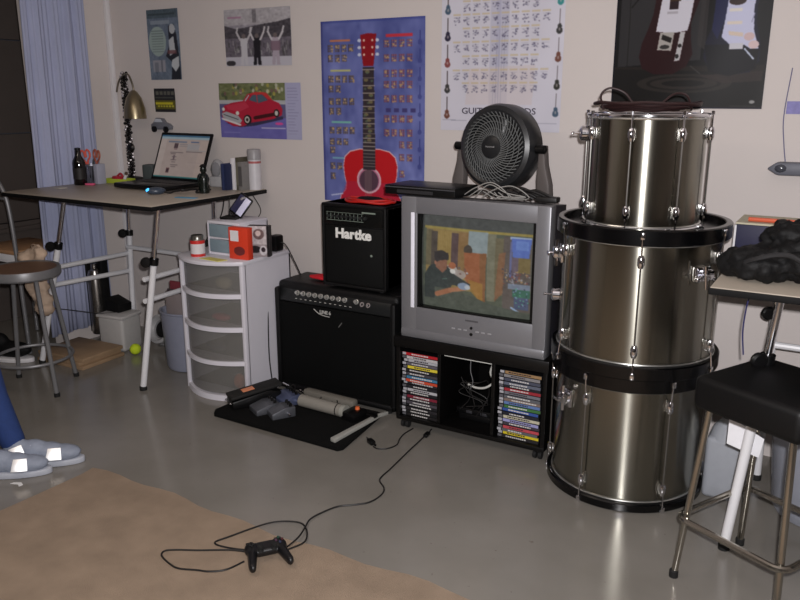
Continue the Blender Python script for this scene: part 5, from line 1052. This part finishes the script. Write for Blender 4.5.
# ------------------------------------------------------------ game controller and floor cables
t = thing('game_controller', 'black wired game controller lying on the tan carpet', 'controller', (-1.560, 1.765, .005), R(52))
t.scale = (.88, 1.25, 1.15)
CM = mat('controller_black', (16, 16, 18), .4)
s = MB()
s.box(-.045, .045, -.022, .026, .012, .038, .01, seg=3).ball((-.052, .004, .026), .030, .030, .017).ball((.052, .004, .026), .030, .030, .017)
for sg in (-1, 1):
    for j in range(11): q = j/10; s.ball((sg*(.052+.018*q), -.0-.066*q, .024-.004*q), .0205-.006*q, .022-.006*q, .018-.003*q)
o = s.build('body', CM, t, ang=180); r = o.modifiers.new('r', 'REMESH'); r.mode = 'VOXEL'; r.voxel_size = .0035; r.use_smooth_shade = True
for sg in (-1, 1): MB().lathe([(.012, 0), (.006, .004), (.006, .010), (.0105, .012), (.0105, .016), (0, .017)], 18, M=T(sg*.026, -.020, .036)).build('thumbstick', RUBBER, t)
dp = MB().box(-.063, -.043, .002, .009, .042, .046, .001).box(-.0565, -.0495, -.005, .016, .042, .046, .001); dp.build('direction_pad', RUBBER, t)
for dx, dy, cl in ((0, .012, (60, 140, 110)), (.012, 0, (170, 60, 70)), (0, -.012, (80, 100, 170)), (-.012, 0, (170, 90, 140))): MB().lathe([(.0048, 0), (.0048, .003), (0, .0035)], 12, M=T(.053+dx, .005+dy, .042)).build('button', mat('btn_%d' % cl[0]+str(cl[1]), tuple(int(v*.35+20) for v in cl), .4), t)
for sg in (-1, 1): MB().box(sg*.054-.014, sg*.054+.014, .024, .034, .018, .034, .003).build('shoulder_button', RUBBER, t)
k = .0085
def onfl(P, z): return [(x, y, z) for x, y in P]
cable('controller_cable', 'long black controller cable looping over the carpet and grey floor', onfl([(-1.532, 1.806), (-1.515, 1.84), (-1.50, 1.90), (-1.545, 1.965), (-1.60, 1.985), (-1.682, 1.931), (-1.745, 1.79), (-1.762, 1.733), (-1.70, 1.735), (-1.62, 1.765)], k)+[(-1.585, 1.79, .02), (-1.575, 1.80, .04)] + [], .0032)
cable('controller_cable', 'black cable from the controller to the plug under the stand', [(-1.530, 1.80, .03), (-1.53, 1.83, .012), (-1.531, 1.90, .0125), (-1.55, 1.965, .012), (-1.575, 2.03, .006), (-1.565, 2.10, .004), (-1.54, 2.16, .004), (-1.49, 2.205, .004), (-1.455, 2.25, .004), (-1.449, 2.322, .004), (-1.47, 2.37, .004), (-1.52, 2.42, .004), (-1.53, 2.52, .004), (-1.54, 2.62, .004), (-1.55, 2.72, .004), (-1.555, 2.80, .005), (-1.559, 2.87, .008)], .0032)
cable('controller_cable', 'loose loop of black cable lying left of the game controller', onfl([(-1.60, 1.755), (-1.68, 1.73), (-1.78, 1.67), (-1.845, 1.635), (-1.873, 1.611), (-1.86, 1.585), (-1.80, 1.565), (-1.757, 1.562), (-1.70, 1.585), (-1.66, 1.60), (-1.62, 1.635), (-1.60, 1.70)], k), .0032)
t = thing('cable_plug', 'black plug joining the controller cable before the stand', 'plug', (-1.558, 2.885, .008), R(5)); MB().box(-.010, .010, -.022, .022, -.008, .008, .004).build('shell', BLACK, t); MB().tube([(0, .02, 0), (-.002, .06, .002)], .0032, 6).build('cable_end', CABLE, t)
t = thing('power_plug', 'black adapter plug lying on the floor right of the pedal board', 'plug', (-1.735, 2.69, .010), R(60)); MB().box(-.012, .012, -.024, .020, -.010, .010, .004).tube([(0, -.024, 0), (0, -.045, 0)], .005, 8).build('shell', BLACK, t)
MB().tube([(0, .02, 0), (.01, .06, -.006)], .003, 6).build('cable_end', CABLE, t)
cable('power_cable', 'short black cable curving from the floor plug to the stand caster', onfl([(-1.705, 2.662), (-1.675, 2.655), (-1.64, 2.68), (-1.625, 2.73), (-1.645, 2.79), (-1.655, 2.85), (-1.65, 2.92)], .004), .003)
